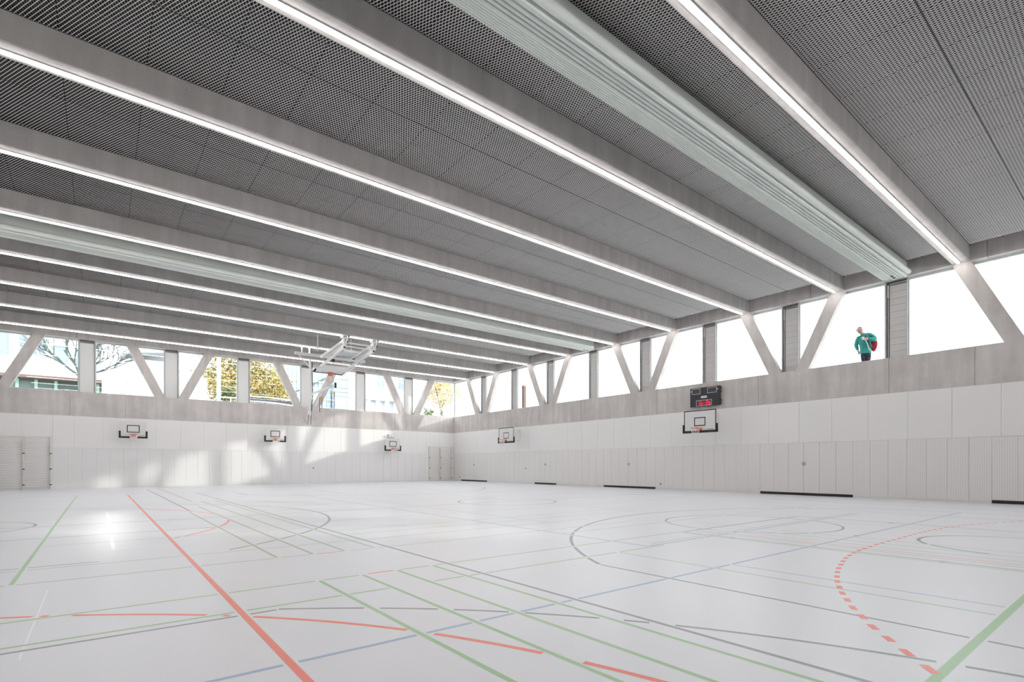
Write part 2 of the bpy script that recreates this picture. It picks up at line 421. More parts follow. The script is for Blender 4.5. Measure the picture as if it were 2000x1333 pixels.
# ------------------------------------------------------------------ windows
wn = [0]
def window(axis, a, b):
    """one glazed opening between two flaps: frame + pane"""
    wn[0] += 1
    z0, z1 = ZSILL, ZLINT; d = 0.30; fw = 0.05
    m = MB()
    def B(u0, u1, v0, v1, e0, e1):
        if axis == 'Y': m.box((XW + e0, u0, v0), (XW + e1, u1, v1))
        else: m.box((u0, YF + e0, v0), (u1, YF + e1, v1))
    B(a, a + fw, z0, z1, d, d + 0.1); B(b - fw, b, z0, z1, d, d + 0.1)
    B(a + fw, b - fw, z0, z0 + fw, d, d + 0.1); B(a + fw, b - fw, z1 - 0.08, z1, d, d + 0.1)
    o = structure(m.build('window_%d' % wn[0], M['frame']))
    g = MB(); e = d + 0.045
    if axis == 'Y': g.box((XW + e, a + fw, z0 + fw), (XW + e + 0.012, b - fw, z1 - 0.08))
    else: g.box((a + fw, YF + e, z0 + fw), (b - fw, YF + e + 0.012, z1 - 0.08))
    g.build('pane', M['glass'] if axis == 'Y' else M['glassF'], o)
    return o
def flap(axis, c, parent):
    """narrow opaque ventilation flap: dark frame, boarded leaf, closer"""
    h = 0.36; z0, z1 = ZSILL, ZLINT
    s = 1 if axis == 'Y' else -1           # side of the hinge
    def T(u, v, e): return (XW + e, c + u, v) if axis == 'Y' else (c + u, YF + e, v)
    def bx(m, u0, u1, v0, v1, e0, e1): m.box(T(u0, v0, e0), T(u1, v1, e1))
    m = MB()
    bx(m, -h, h, z0, z1, 0.36, 0.44)
    root = m.build('ventilation_flap', M['flapdark'], parent)
    lf = MB(); nb = 11 if axis == 'Y' else 1; z = z0 + 0.02; st = (z1 - 0.16 - z) / nb
    lo, hi = (-h + 0.03, h - 0.13) if axis == 'Y' else (-h + 0.035, h - 0.05)
    for i in range(nb): bx(lf, lo, hi, z + i * st, z + (i + 1) * st - 0.006, 0.30, 0.37)
    lf.build('flap_leaf', M['flap'] if axis == 'Y' else M['flapuntoned'], root)
    hd = MB(); bx(hd, lo, hi, z1 - 0.14, z1 - 0.09, 0.27, 0.37); hd.build('header_rail', M['grey'], root)
    fr = MB()
    bx(fr, h - 0.025, h, z0, z1, 0.24, 0.36); bx(fr, -h, -h + 0.025, z0, z1, 0.24, 0.36)
    fr.build('side_jamb', M['frame'] if axis == 'X' else M['alu'], root)
    cl = MB(); u = h - 0.085 if axis == 'Y' else h - 0.045
    if axis == 'Y':
        bx(cl, u - 0.025, u + 0.025, z1 - 0.62, z1 - 0.14, 0.26, 0.33)
        bx(cl, u - 0.01, u + 0.01, z0 + 0.02, z1 - 0.6, 0.28, 0.32)
        cl.build('flap_closer', M['alu'], root)
    return root
def glazing(axis, centres, lo, hi):
    edges = [lo]
    for c in centres: edges += [c - 0.36, c + 0.36]
    edges.append(hi)
    wins = [window(axis, edges[i], edges[i + 1]) for i in range(0, len(edges), 2) if edges[i + 1] - edges[i] > 0.25]
    for i, c in enumerate(centres): flap(axis, c, wins[min(i, len(wins) - 1)])
rc = [by(k) + DB / 2 for k in range(-3, 8)]
glazing('Y', rc, YB, YF + 0.28)
glazing('X', [3.54 + 4.08 * n for n in range(-2, 5)], XN, XW + 0.28)
structure(MB().box((XW + 0.28, YF + 0.28, ZSILL), (XW + 0.42, YF + 0.42, ZLINT)).build('trim_1', M['frame']))

# ------------------------------------------------------------------ court lines on the floor
# straight lines: ('X' or 'Y' direction, constant, from, to, width, paint); earlier lines lie on top and cut later ones
LN = [
 ('Y', 0.985, 1.0, 28.4, 0.055, 'red'), ('Y', -0.75, 7.80, 29.0, 0.042, 'green'), ('X', 0.885, 3.2, 18.0, 0.06, 'green'),
 ('Y', 1.945, 0.6, 5.93, 0.042, 'green'), ('Y', 2.45, 0.6, 5.93, 0.042, 'green'), ('Y', 2.895, 0.6, 5.93, 0.042, 'green'), ('Y', 3.39, 0.6, 5.93, 0.042, 'green'),
 ('Y', 1.965, 7.80, 16.9, 0.042, 'greend'), ('Y', 2.455, 7.80, 19.0, 0.042, 'greend'), ('Y', 2.925, 7.80, 21.8, 0.042, 'green'), ('Y', 3.41, 7.80, 22.5, 0.04, 'green'),
 ('Y', 3.615, 0.6, 29.3, 0.045, 'black'),
 ('Y', 2.03, 17.2, 34.1, 0.05, 'black'), ('Y', 2.62, 22.0, 36.0, 0.05, 'greend'),
 ('Y', 5.14, 0.4, 4.62, 0.042, 'black'), ('Y', 6.10, 0.9, 5.1, 0.03, 'green'), ('Y', 6.50, 0.9, 3.55, 0.03, 'blue'),
 ('X', 3.575, 0.0, 18.7, 0.042, 'blue'),
 ('X', 4.985, -4.5, 1.25, 0.04, 'black'), ('X', 5.13, -2.2, 2.43, 0.038, 'green'), ('X', 5.13, 2.95, 7.24, 0.038, 'green'),
 ('X', 5.95, -2.2, 2.52, 0.038, 'green'), ('X', 5.965, 2.52, 2.87, 0.04, 'red'), ('X', 5.95, 2.87, 9.0, 0.038, 'green'),
 ('X', 7.77, -2.2, 2.47, 0.034, 'greend'), ('X', 7.77, 2.5, 2.90, 0.036, 'red'), ('X', 7.77, 3.0, 9.6, 0.03, 'green'),
 ('X', 8.78, -3.5, 9.3, 0.03, 'greend'), ('X', 8.98, -3.5, 0.0, 0.04, 'black'), ('X', 12.46, -3.5, 2.0, 0.045, 'black'), ('X', 11.2, -0.7, 3.4, 0.03, 'greend'),
 ('Y', 0.175, 10.14, 18.45, 0.05, 'white'), ('X', 10.2, 0.2, 0.95, 0.03, 'white'), ('Y', -0.42, 4.77, 7.33, 0.012, 'white'),
 ('Y', 6.90, 5.2, 24.4, 0.045, 'blue'), ('X', 5.215, 6.9, 16.1, 0.045, 'blue'), ('X', 5.36, 7.2, 16.1, 0.03, 'green'),
 ('X', 5.91, 9.0, 14.0, 0.045, 'black'), ('Y', 8.92, 1.0, 5.93, 0.042, 'black'), ('Y', 14.1, 1.0, 5.93, 0.042, 'black'),
 ('Y', 8.80, 0.9, 5.8, 0.03, 'green'), ('Y', 9.22, 0.9, 5.8, 0.03, 'green'), ('Y', 9.42, 0.9, 5.8, 0.03, 'red'), ('Y', 9.75, 0.9, 5.8, 0.03, 'green'), ('Y', 10.2, 0.9, 6.2, 0.03, 'green'), ('Y', 10.7, 0.9, 6.8, 0.03, 'green'),
 ('Y', 13.2, 0.9, 7.2, 0.03, 'green'), ('Y', 13.9, 0.9, 7.8, 0.03, 'green'), ('Y', 16.6, 0.9, 7.8, 0.03, 'green'), ('Y', 17.0, 0.5, 8.3, 0.04, 'black'), ('Y', 18.6, 0.5, 36.0, 0.045, 'blue'), ('Y', 20.3, -2.0, 36.5, 0.05, 'black'),
 ('X', 7.2, 6.95, 18.6, 0.03, 'green'), ('X', 9.6, 3.7, 12.2, 0.03, 'green'), ('X', 10.3, 3.7, 13.0, 0.03, 'green'), ('X', 14.85, -3.0, 20.3, 0.045, 'black'),
 ('X', 12.2, 3.7, 18.6, 0.03, 'blue'), ('X', 17.6, 3.7, 18.6, 0.03, 'greend'), ('X', 20.1, -2.0, 18.6, 0.035, 'greend'), ('X', 21.0, -2.0, 18.6, 0.035, 'green'), ('X', 23.8, 3.7, 20.3, 0.04, 'black'),
 ('X', 26.1, -3.0, 18.6, 0.035, 'blue'), ('X', 28.9, -3.0, 20.3, 0.05, 'black'), ('X', 30.8, -3.0, 18.6, 0.035, 'greend'), ('X', 33.5, -3.5, 20.3, 0.05, 'black'),
 ('Y', 9.0, 23.8, 28.9, 0.05, 'black'), ('Y', 14.1, 23.8, 28.9, 0.05, 'black'), ('Y', 5.14, 25.1, 28.9, 0.05, 'black'), ('Y', 18.0, 25.1, 28.9, 0.05, 'black'), ('Y', 12.0, 9.5, 20.1, 0.03, 'greend'), ('Y', 8.0, 8.8, 20.1, 0.03, 'greend'),
]
FZ = 0.0006
def strip_object(quads, paint):
    me = bpy.data.meshes.new('court_line'); vs = []; fs = []
    for q in quads:
        n = len(vs); vs += [(x, y, FZ) for x, y in q]; fs.append(tuple(range(n, n + len(q))))
    me.from_pydata(vs, [], fs); me.update()
    o = link('court_line', me, M['L_' + paint], fl)
    o['label'] = {'greend': 'sheen-paled green', 'black': 'dark grey'}.get(paint, paint) + ' court line'
    return o
def crossing_cuts(d, c, wd, upto):
    cuts = []
    for (d2, c2, a2, b2, w2, p2) in LN[:upto]:
        if d2 != d and a2 - 0.05 < c < b2 + 0.05: cuts.append((c2 - w2 / 2 - 0.022, c2 + w2 / 2 + 0.022))
    return cuts
for i, (d, c, a, b, wd, p) in enumerate(LN):
    segs = [(a, b)]
    for lo, hi in crossing_cuts(d, c, wd, i):
        ns = []
        for s, e in segs:
            if hi <= s or lo >= e: ns.append((s, e)); continue
            if lo - s > 0.03: ns.append((s, lo))
            if e - hi > 0.03: ns.append((hi, e))
        segs = ns
    h = wd / 2
    qs = []
    for s, e in segs:
        if d == 'X': qs.append([(s, c - h), (e, c - h), (e, c + h), (s, c + h)])
        else: qs.append([(c - h, s), (c + h, s), (c + h, e), (c - h, e)])
    if qs: strip_object(qs, p)
def arc(cx, cy, R, a0, a1, wd, p, n=96):
    qs = []
    a0, a1 = math.radians(a0), math.radians(a1)
    for i in range(n * 4):
        t0, t1 = a0 + (a1 - a0) * i / (n * 4), a0 + (a1 - a0) * (i + 1) / (n * 4)
        x, y = cx + R * math.cos((t0 + t1) / 2), cy + R * math.sin((t0 + t1) / 2)
        if any((abs(x - c) < w2 / 2 + 0.03 and a - 0.02 < y < b + 0.02) if d == 'Y' else (abs(y - c) < w2 / 2 + 0.03 and a - 0.02 < x < b + 0.02) for d, c, a, b, w2, _ in LN): continue
        r0, r1 = R - wd / 2, R + wd / 2
        qs.append([(cx + r0 * math.cos(t0), cy + r0 * math.sin(t0)), (cx + r1 * math.cos(t0), cy + r1 * math.sin(t0)), (cx + r1 * math.cos(t1), cy + r1 * math.sin(t1)), (cx + r0 * math.cos(t1), cy + r0 * math.sin(t1))])
    return strip_object(qs, p)
arc(11.83, 1.30, 7.47, 26.3, 153.7, 0.055, 'black')
arc(-2.75, -1.24, 7.42, -30, 57.2, 0.042, 'black')
arc(-3.73, 0.39, 6.55, -30, 75, 0.05, 'red')
arc(11.55, 1.45, 1.32, 0, 180, 0.055, 'black')
arc(11.5, 5.9, 1.80, 0, 360, 0.045, 'black')
arc(11.54, 14.85, 1.75, 0, 360, 0.055, 'black')
arc(-2.7, 15.26, 1.62, 0, 360, 0.05, 'black')
arc(-2.48, 15.01, 7.25, -56, 52, 0.055, 'black')
arc(-3.4, 14.9, 5.9, -42, 42, 0.055, 'red')
arc(11.55, 28.3, 7.0, 205, 335, 0.055, 'black')
# dashed free throw line: an arc from three points of the photograph, dash by dash
def dash_curve():
    P = [(3.35, 0.30), (4.054, 0.879), (4.393, 1.136), (4.877, 1.485), (5.402, 1.802), (5.992, 2.102), (6.568, 2.351), (7.189, 2.561), (8.091, 2.80), (8.722, 2.91), (9.307, 2.96), (10.029, 2.99), (12.3, 2.99), (13.1, 2.97), (13.91, 2.90), (14.9, 2.75), (15.82, 2.50), (16.9, 2.10), (17.9, 1.6)]
    out = [Vector((*P[0], 0))]
    for a, b in zip(P[:-1], P[1:]):
        A, B = Vector((*a, 0)), Vector((*b, 0)); n = max(1, int((B - A).length / 0.01))
        out += [A.lerp(B, (i + 1) / n) for i in range(n)]
    return out
cv = dash_curve(); step = 0.0; i = 0
acc = [0.0]
for a, b in zip(cv[:-1], cv[1:]): acc.append(acc[-1] + (b - a).length)
s = 0.05
import bisect
root_dash = None
while s + 0.16 < acc[-1]:
    q = []
    pts = []
    for k in range(4):
        j = min(len(cv) - 2, bisect.bisect(acc, s + 0.15 * k / 3)); pts.append((cv[j], (cv[j + 1] - cv[max(0, j - 3)]).normalized()))
    for (p0, d0), (p1, d1) in zip(pts[:-1], pts[1:]):
        n0, n1 = Vector((-d0.y, d0.x, 0)) * 0.027, Vector((-d1.y, d1.x, 0)) * 0.027
        q.append([(p0 - n0)[:2], (p0 + n0)[:2], (p1 + n1)[:2], (p1 - n1)[:2]])
    o = strip_object(q, 'red'); o.name = 'line_dash'; o['label'] = 'red dash of the free throw line'
    for v in o.data.vertices: v.co.z = FZ + 0.0003
    s += 0.30
# small floor sockets
for x, y in ((8.93, 4.9), (8.93, 1.9), (13.97, 3.9), (11.0, 3.6), (2.9, 21.5), (19.5, 31.0), (16.5, 32.5)):
    MB().tube([(x, y, 0.001), (x, y, 0.004)], 0.06, 16).build('floor_socket', M['alu'], fl)

# ------------------------------------------------------------------ folded divider curtains
def curtain(yc, x0, label):
    t = empty('divider_curtain', (0, yc, 8.4))
    lo, hi = -0.37, 0.29                       # relative to the bay centre: near side, far side
    widths = [0.115, 0.095, 0.08, 0.08, 0.11] + [0.053] * 6
    u = -0.46
    for i, wd in enumerate(widths):
        dep = 0.04 if i < 5 else 0.022; zb = 0.05 if i < 5 else 0.05 + 0.008 * (i - 5)
        g = 0.011 if i < 5 else 0.0065
        r = [(u + wd / 2 - (wd / 2 - g) * math.cos(math.pi * j / 8), zb - dep * max(0.0, math.sin(math.pi * j / 8)) ** 0.3) for j in range(9)]
        m = MB(); m.prism(r + [(r[-1][0], 0.55), (r[0][0], 0.55)], 'X', x0 + random.uniform(0, .03), 23.88 - 0.01 * abs(i - 4) - (0.12 if i in (5, 6) else 0.03 * (i % 2))).build('curtain_fold', M['curtain'], t)
        u += wd
    m = MB(); n = 20                             # the wrapped winding roll beside the folds
    m.prism([(-0.545 + 0.085 * math.cos(2 * math.pi * j / n), 0.13 + 0.085 * math.sin(2 * math.pi * j / n)) for j in range(n)], 'X', x0, 23.66).build('winding_roll', M['curtain'], t)
    lo = -0.40
    m = MB()
    for x in (23.55, 23.3): m.box((x, lo + 0.25, -0.02), (x + 0.05, lo + 0.32, 0.08))
    for x in range(-4, 24, 4): m.box((x, -0.06, 0.5), (x + 0.08, 0.04, 1.2))
    build_each(m, 1, 'hanger', M['dark'], t)
    return tag(t, label, 'curtain', 'folded divider curtains')
curtain(by(0) + DB / 2, -4.5, 'pale green folded divider curtain pack near the camera, running to the window above the person')
curtain(by(4) + DB / 2, -4.5, 'pale green folded divider curtain pack far down the hall, seen thin between two LED strips')

# ------------------------------------------------------------------ wall bars
def wall_bars(x0, x1, posts, label):
    t = empty('wall_bars', ((x0 + x1) / 2, YF, 0)); cx = (x0 + x1) / 2
    fr = MB()
    fr.box((x0 - cx, -0.03, 2.83), (x1 - cx, 0.03, 2.87)); fr.build('top_rail', M['post'], t)
    for px in posts:
        MB().box((px - cx - 0.035, -0.115, 0.01), (px - cx + 0.035, 0.012, 2.83)).build('upright', M['post'], t, bevel=0.004)
        for z in (0.245, 1.10, 1.955): MB().box((px - cx - 0.05, -0.135, z - 0.025), (px - cx + 0.05, -0.115, z + 0.025)).build('black_stop', M['black'], t)
    rm = None
    for a, b in zip(posts[:-1], posts[1:]):
        n = 21
        for i in range(n):
            z = 0.12 + (2.74 - 0.12) * i / (n - 1)
            y = -0.065
            MB().tube([(a - cx + 0.036, y, z), (b - cx - 0.036, y, z)], 0.014, 8).build('rung', M['offwhite'], t, smooth=True)
    return tag(t, label, 'wall bars')
wall_bars(-5.0, -2.02, [-4.28, -3.19, -2.09], 'white climbing wall bars at the left edge of the far wall, cut by the frame')
wall_bars(21.32, 23.96, [21.56, 22.63, 23.72], 'white climbing wall bars in the far corner beside the right wall')

# ------------------------------------------------------------------ basketball hoops
def rim_parts(t, c, fwd, side, zr, R=0.225, netl=0.40):
    """c: rim centre, fwd: from the board towards the room, side: along the board"""
    c = Vector(c); n = 28
    ring = [c + R * (math.cos(2 * math.pi * i / n) * Vector(fwd) + math.sin(2 * math.pi * i / n) * Vector(side)) for i in range(n)]
    m = MB(); m.tube(ring, 0.011, 8, closed=True); rim = m.build('rim', M['orange'], t, smooth=True)
    up = Vector(fwd).cross(Vector(side)); 
    if up.z < 0 or abs(up.z) < 0.1 and up.y > 0: up = -up
    m = MB(); b0 = c - Vector(fwd) * (R + 0.14)
    for s in (-1, 1):
        m.bar(b0 + s * 0.09 * Vector(side), c - Vector(fwd) * R * 0.86 + s * 0.11 * Vector(side), 0.03, 0.05)
        m.bar(b0 - up * 0.11 + s * 0.05 * Vector(side), c - Vector(fwd) * R + s * 0.03 * Vector(side), 0.02)
    m.bar(b0 - 0.11 * Vector(side) - up * 0.06, b0 + 0.11 * Vector(side) - up * 0.06, 0.05, 0.15, up=up)
    m.build('rim_bracket', M['orange'], rim)
    m = MB(); k = 12
    def pt(i, l):
        rr = R * (1 - 0.45 * min(1, l * 1.15)); a = 2 * math.pi * i / k
        return c + rr * (math.cos(a) * Vector(fwd) + math.sin(a) * Vector(side)) - up * netl * l
    L = 5
    for i in range(k):
        for dr in (-0.5, 0.5):
            m.tube([pt(i + dr * j, j / L) for j in range(L + 1)], 0.0055, 5)
    m.build('net', M['net'], rim)
    return rim

def frame_rect(m, T, u0, u1, v0, v1, th, e0, e1):
    for a, b, c_, d in ((u0, u1, v0, v0 + th), (u0, u1, v1 - th, v1), (u0, u0 + th, v0 + th, v1 - th), (u1 - th, u1, v0 + th, v1 - th)):
        m.box(T(a, c_, e0), T(b, d, e1))

def wall_hoop(axis, along, off, z0, wd, ht, border, label, padd=0.06, flip=1):
    """off: board distance from the wall"""
    t = empty('wall_hoop', (XW, along, z0) if axis == 'Y' else (along, YF, z0))
    def T(u, v, e):            # u along board (positive = picture right), v up, e out of wall
        return (-off - e, -u, v) if axis == 'Y' else (u, -off - e, v)
    m = MB(); m.box(T(-wd / 2, 0, -0.03), T(wd / 2, ht, 0)); bd = m.build('backboard', M['board'], t, bevel=0.006)
    if border:
        m = MB(); frame_rect(m, T, -wd / 2 + 0.003, wd / 2 - 0.003, 0.003, ht - 0.003, 0.045, 0.0005, 0.004); m.build('border_line', M['black'], bd)
    m = MB(); frame_rect(m, T, -0.305, 0.305, 0.27, 0.70, 0.045, 0.0005, 0.004); m.build('target_square', M['black'], bd)
    p = padd; arm = 0.36
    m = MB()
    if border:
        m.box(T(-wd / 2 - p, -p, -0.05), T(wd / 2 + p, 0.05, 0.035))
    else:
        m.box(T(-wd / 2 - p, -p, -0.05), T(-0.17, 0.04, 0.035)); m.box(T(0.17, -p, -0.05), T(wd / 2 + p, 0.04, 0.035))
    for s in (-1, 1):
        m.box(T(s * (wd / 2 - (0.01 if border else 0.035)), 0.0, -0.05), T(s * (wd / 2 + p), arm, 0.035))
    build_each(m, 1, 'edge_padding', M['black'], bd)
    m = MB()                                          # small maker's print, unreadable in the photograph
    for q, (a, b) in enumerate(((0.30, 0.335), (0.34, 0.37), (0.375, 0.40), (0.405, 0.44), (0.445, 0.47), (0.475, 0.51), (0.515, 0.55))):
        sc = wd / 1.8 * 1.35
        m.box(T(a * sc, 0.085, 0.0005), T(b * sc - 0.004, 0.115, 0.003))
    m.build('maker_print', M['grey'], bd)
    for s in (-1, 1):
        m = MB()
        for v in (0.15, ht - 0.15):
            m.bar(T(s * 0.3, v, -0.03), T(s * 0.3, v, -off), 0.05)
        m.bar(T(s * 0.3, 0.15, -0.03), T(s * 0.3, ht - 0.15, -off), 0.04)
        m.box(T(s * 0.325 - 0.075, 0.1, -off), T(s * 0.325 + 0.075, ht - 0.1, -off + 0.03))
        m.build('wall_bracket', M['white'], t)
    c = T(0, 0.15, 0.15 + 0.225)
    fwd, side = ((-1, 0, 0), (0, -1, 0)) if axis == 'Y' else ((0, -1, 0), (1, 0, 0))
    rim_parts(t, c, fwd, side, z0 + 0.15)
    return tag(t, label, 'basketball hoop')
wall_hoop('Y', 14.26, 1.0, 2.96, 1.74, 1.05, True, 'wall hoop with black bordered backboard below the scoreboard on the right wall')
wall_hoop('Y', 29.72, 1.0, 2.98, 1.74, 1.05, True, 'wall hoop with black bordered backboard on the right wall towards the far corner')
wall_hoop('X', 1.57, 0.7, 2.96, 1.25, 0.90, False, 'borderless practice hoop on the far wall nearest the left wall bars')
wall_hoop('X', 9.37, 0.7, 2.96, 1.25, 0.90, False, 'borderless practice hoop in the middle of the far wall, partly in sunlight')
wall_hoop('X', 18.0, 0.7, 2.50, 1.25, 0.90, False, 'borderless practice hoop hung lower, below the grey box on the far wall')

# grey box above the low hoop
t = empty('wall_box', (18.1, YF, 3.62))
MB().box((-0.22, -0.16, -0.13), (0.28, 0, 0.16)).build('housing', M['alu'], t, bevel=0.01)
m = MB(); m.tube([(0.1, -0.16, 0.0), (0.1, -0.2, 0.0)], 0.10, 20); m.build('lens', M['board'], t)
m = MB(); m.box((-0.5, -0.10, -0.09), (-0.25, 0, 0.03)); m.build('bracket', M['white'], t)
tag(t, 'grey box with round front on the far wall above the low hoop', 'box')

# little wall fittings
def fitting(name, x, y, z, sz, axis, label):
    m = MB()
    if axis == 'Y': m.box((-0.02, -sz / 2, -sz / 2), (0, sz / 2, sz / 2)); m.box((-0.03, -sz / 4, -sz / 4), (-0.02, sz / 4, sz / 4))
    else: m.box((-sz / 2, -0.02, -sz / 2), (sz / 2, 0, sz / 2)); m.box((-sz / 4, -0.03, -sz / 4), (sz / 4, -0.02, sz / 4))
    o = m.build(name, M['grey'], None, (x, y, z)); return tag(o, label, 'socket')
fitting('wall_socket', XW, 28.7, 1.09, 0.08, 'Y', 'tiny grey wall socket at waist height between the two farthest gates')
fitting('wall_socket', XW, 17.24, 0.295, 0.10, 'Y', 'small grey wall socket near the floor right of the third gate from the corner')
fitting('wall_socket', XW, 37.48, 0.32, 0.08, 'Y', 'small grey wall socket near the floor beside the corner wall bars')
fitting('wall_socket', 12.12, YF, 1.11, 0.10, 'X', 'small grey wall socket low in the middle of the far wall')

# ------------------------------------------------------------------ scoreboard
t = empty('scoreboard', (XW, 14.49, 4.28))
SWD, SH = 1.62, 0.95
def T(u, v, e): return (-0.08 - e, SWD / 2 - u * SWD, SH - v * SH)
m = MB(); m.box(T(0, 0, 0), T(1, 1, 0.12)); m.build('housing', M['scoreboard'], t, bevel=0.01)
m = MB()
for u in (0.15, 0.85): m.box((0, SWD / 2 - u * SWD - 0.03, 0.1), (-0.09, SWD / 2 - u * SWD + 0.03, 0.85))
build_each(m, 1, 'wall_bracket', M['dark'], t)
for u0, u1, v0, v1 in ((0.065, 0.355, 0.035, 0.335), (0.592, 0.905, 0.035, 0.335), (0.212, 0.745, 0.665, 0.97)):
    m = MB(); m.box(T(u0 + .01, v0 + .01, 0.12), T(u1 - .01, v1 - .01, 0.1215)); dp = m.build('display', M['dark'], t)
    m = MB(); th = 0.012
    for a, b, c_, d in ((u0, u1, v0, v0 + th * 1.7), (u0, u1, v1 - th * 1.7, v1), (u0, u0 + th, v0 + th * 1.7, v1 - th * 1.7), (u1 - th, u1, v0 + th * 1.7, v1 - th * 1.7)): m.box(T(a, c_, 0.119), T(b, d, 0.124))
    m.build('display_frame', M['alu'], dp)
for u in (0.045, 0.93):
    m = MB(); c = Vector(T(u, 0.17, 0.12)); m.tube([c, c + Vector((-0.02, 0, 0))], 0.03, 14); m.build('side_lamp', M['alu'], t)
m = MB(); m.box(T(0.38, 0.452, 0.119), T(0.578, 0.565, 0.123)); lp = m.build('logo_plate', M['board'], t)
m = MB()
for a, b, h in ((0.415, 0.432, .03), (0.437, 0.452, .024), (0.456, 0.474, .03), (0.478, 0.493, .024), (0.497, 0.512, .03), (0.516, 0.533, .024), (0.537, 0.552, .028)):
    m.box(T(a, 0.508 - h / 2, 0.1225), T(b, 0.508 + h / 2, 0.1245))
m.build('logo_print', M['red_ink'], lp)
m = MB()
for i, v in enumerate((0.1, 0.3, 0.75, 0.9)): m.box((-0.02, -SWD / 2 - 0.03, SH * (1 - v) - 0.02), (-0.12, -SWD / 2, SH * (1 - v) + 0.02))
build_each(m, 1, 'side_clip', M['dark'], t)
SEG = {'1': 'bc', '6': 'cdefg', '3': 'abcdg'}
def digit(ch, u0, u1, v0, v1, sk=0.02):
    m = MB(); e0, e1 = 0.1215, 0.1245; wv = 0.034; wu = 0.014
    vm = (v0 + v1) / 2
    def seg(ua, va, ub, vb):
        A = Vector((ua + sk * (v1 - va) / (v1 - v0), va)); B = Vector((ub + sk * (v1 - vb) / (v1 - v0), vb))
        if abs(va - vb) < 1e-6: q = [(A.x, va - wv / 2), (B.x, vb - wv / 2), (B.x, vb + wv / 2), (A.x, va + wv / 2)]
        else: q = [(A.x - wu / 2, va), (A.x + wu / 2, va), (B.x + wu / 2, vb), (B.x - wu / 2, vb)]
        vs = [T(x, y, e) for e in (e0, e1) for x, y in q]
        m.add(vs, [(0, 1, 2, 3), (7, 6, 5, 4), (0, 4, 5, 1), (1, 5, 6, 2), (2, 6, 7, 3), (3, 7, 4, 0)])
    g = 0.008
    D = {'a': (u0, v0, u1, v0), 'd': (u0, v1, u1, v1), 'g': (u0, vm, u1, vm), 'b': (u1, v0 + g, u1, vm - g), 'c': (u1, vm + g, u1, v1 - g), 'f': (u0, v0 + g, u0, vm - g), 'e': (u0, vm + g, u0, v1 - g)}
    for s in SEG[ch]: seg(*D[s])
    return m.build('digit', M['led_red'], t)
digit('1', 0.255, 0.305, 0.72, 0.925); digit('6', 0.36, 0.42, 0.72, 0.925); digit('3', 0.525, 0.585, 0.72, 0.925); digit('6', 0.635, 0.695, 0.72, 0.925)
m = MB()
for v in (0.765, 0.86): m.box(T(0.468, v, 0.1215), T(0.488, v + 0.035, 0.1245))
m.build('colon', M['led_red'], t)
tag(t, 'black electronic scoreboard with red clock reading 16:36 on the concrete band', 'scoreboard')

# ------------------------------------------------------------------ ceiling mounted hoop, folded up under the beams
t = empty('ceiling_hoop', (11.45, by(6), ZLINT)); R0 = Vector(t.location)
def Q(x, y, z): return Vector((x, y, z)) - R0
xl, xr = 10.62, 12.33; y0 = by(6)
for x in (xl, xr):
    m = MB()
    m.box(Q(x - 0.12, y0 - 0.2, 8.38), Q(x + 0.12, y0 - 0.04, 8.5)); m.box(Q(x - 0.12, y0 + 0.13, 8.38), Q(x + 0.12, y0 + 0.2, 8.5)); m.box(Q(x - 0.12, y0 - 0.2, 8.36), Q(x + 0.12, y0 + 0.2, 8.40)); m.bar(Q(x, y0, 8.38), Q(x, y0, 7.85), 0.10)
    m.bar(Q(x - 0.05, y0 + 0.1, 8.4), Q(x - 0.02, y0, 7.9), 0.05); m.bar(Q(x + 0.16, y0 - 0.1, 8.4), Q(x + 0.08, y0, 7.9), 0.05)
    hg = m.build('hanger_bracket', M['white'], t)
    m = MB()
    for p in ((x + 0.22, y0 - 0.1, 8.45), (x + 0.17, y0, 8.15), (x, y0, 7.85)): m.box(Q(p[0] - .04, p[1] - .06, p[2] - .04), Q(p[0] + .04, p[1] + .02, p[2] + .04))
    build_each(m, 1, 'pivot', M['black'], hg)
    m = MB()
    m.bar(Q(x, y0, 8.2), Q(x + 0.05, 32.2, 7.95), 0.13, 0.16); m.build('upper_arm', M['white'], t)
    m = MB(); m.bar(Q(x + 0.08, y0, 8.02), Q(x + 0.12, 31.6, 7.86), 0.09, 0.10); m.build('guide_arm', M['white'], t)
    m = MB(); m.bar(Q(x, y0, 7.85), Q(x - 0.05 if x < 11 else x - 0.2, 32.75, 7.24), 0.10, 0.13); m.build('lower_arm', M['white'], t)
    m = MB(); m.bar(Q(x + 0.25, y0 + 1.3, 8.0), Q(x + 0.2, y0 + 3.6, 7.55), 0.08, 0.10); m.build('brace', M['white'], t)
for (yy, zz, ww) in ((y0, 8.12, 0.07), (y0, 7.92, 0.06), (29.9, 8.06, 0.06), (31.0, 7.72, 0.09), (31.7, 7.6, 0.09), (32.3, 7.44, 0.09), (32.05, 8.02, 0.10)):
    MB().bar(Q(xl, yy, zz), Q(xr, yy, zz), ww).build('cross_bar', M['white'], t)
MB().bar(Q(xl, y0, 7.88), Q(11.3, 30.2, 7.98), 0.05).build('diagonal', M['white'], t)
MB().bar(Q(11.35, 30.3, 7.98), Q(xr, y0 + 1.5, 8.05), 0.05).build('diagonal', M['white'], t)
ob = MB(); ob.bar(Q(9.15, 32.4, 8.03), Q(13.5, 32.4, 8.03), 0.13, 0.16); ob.build('outrigger_bar', M['white'], t)
MB().bar(Q(9.3, 32.4, 8.0), Q(10.35, 32.9, 7.16), 0.05).build('corner_strut', M['white'], t)
MB().bar(Q(13.4, 32.4, 8.0), Q(12.3, 32.9, 7.16), 0.05).build('corner_strut', M['white'], t)
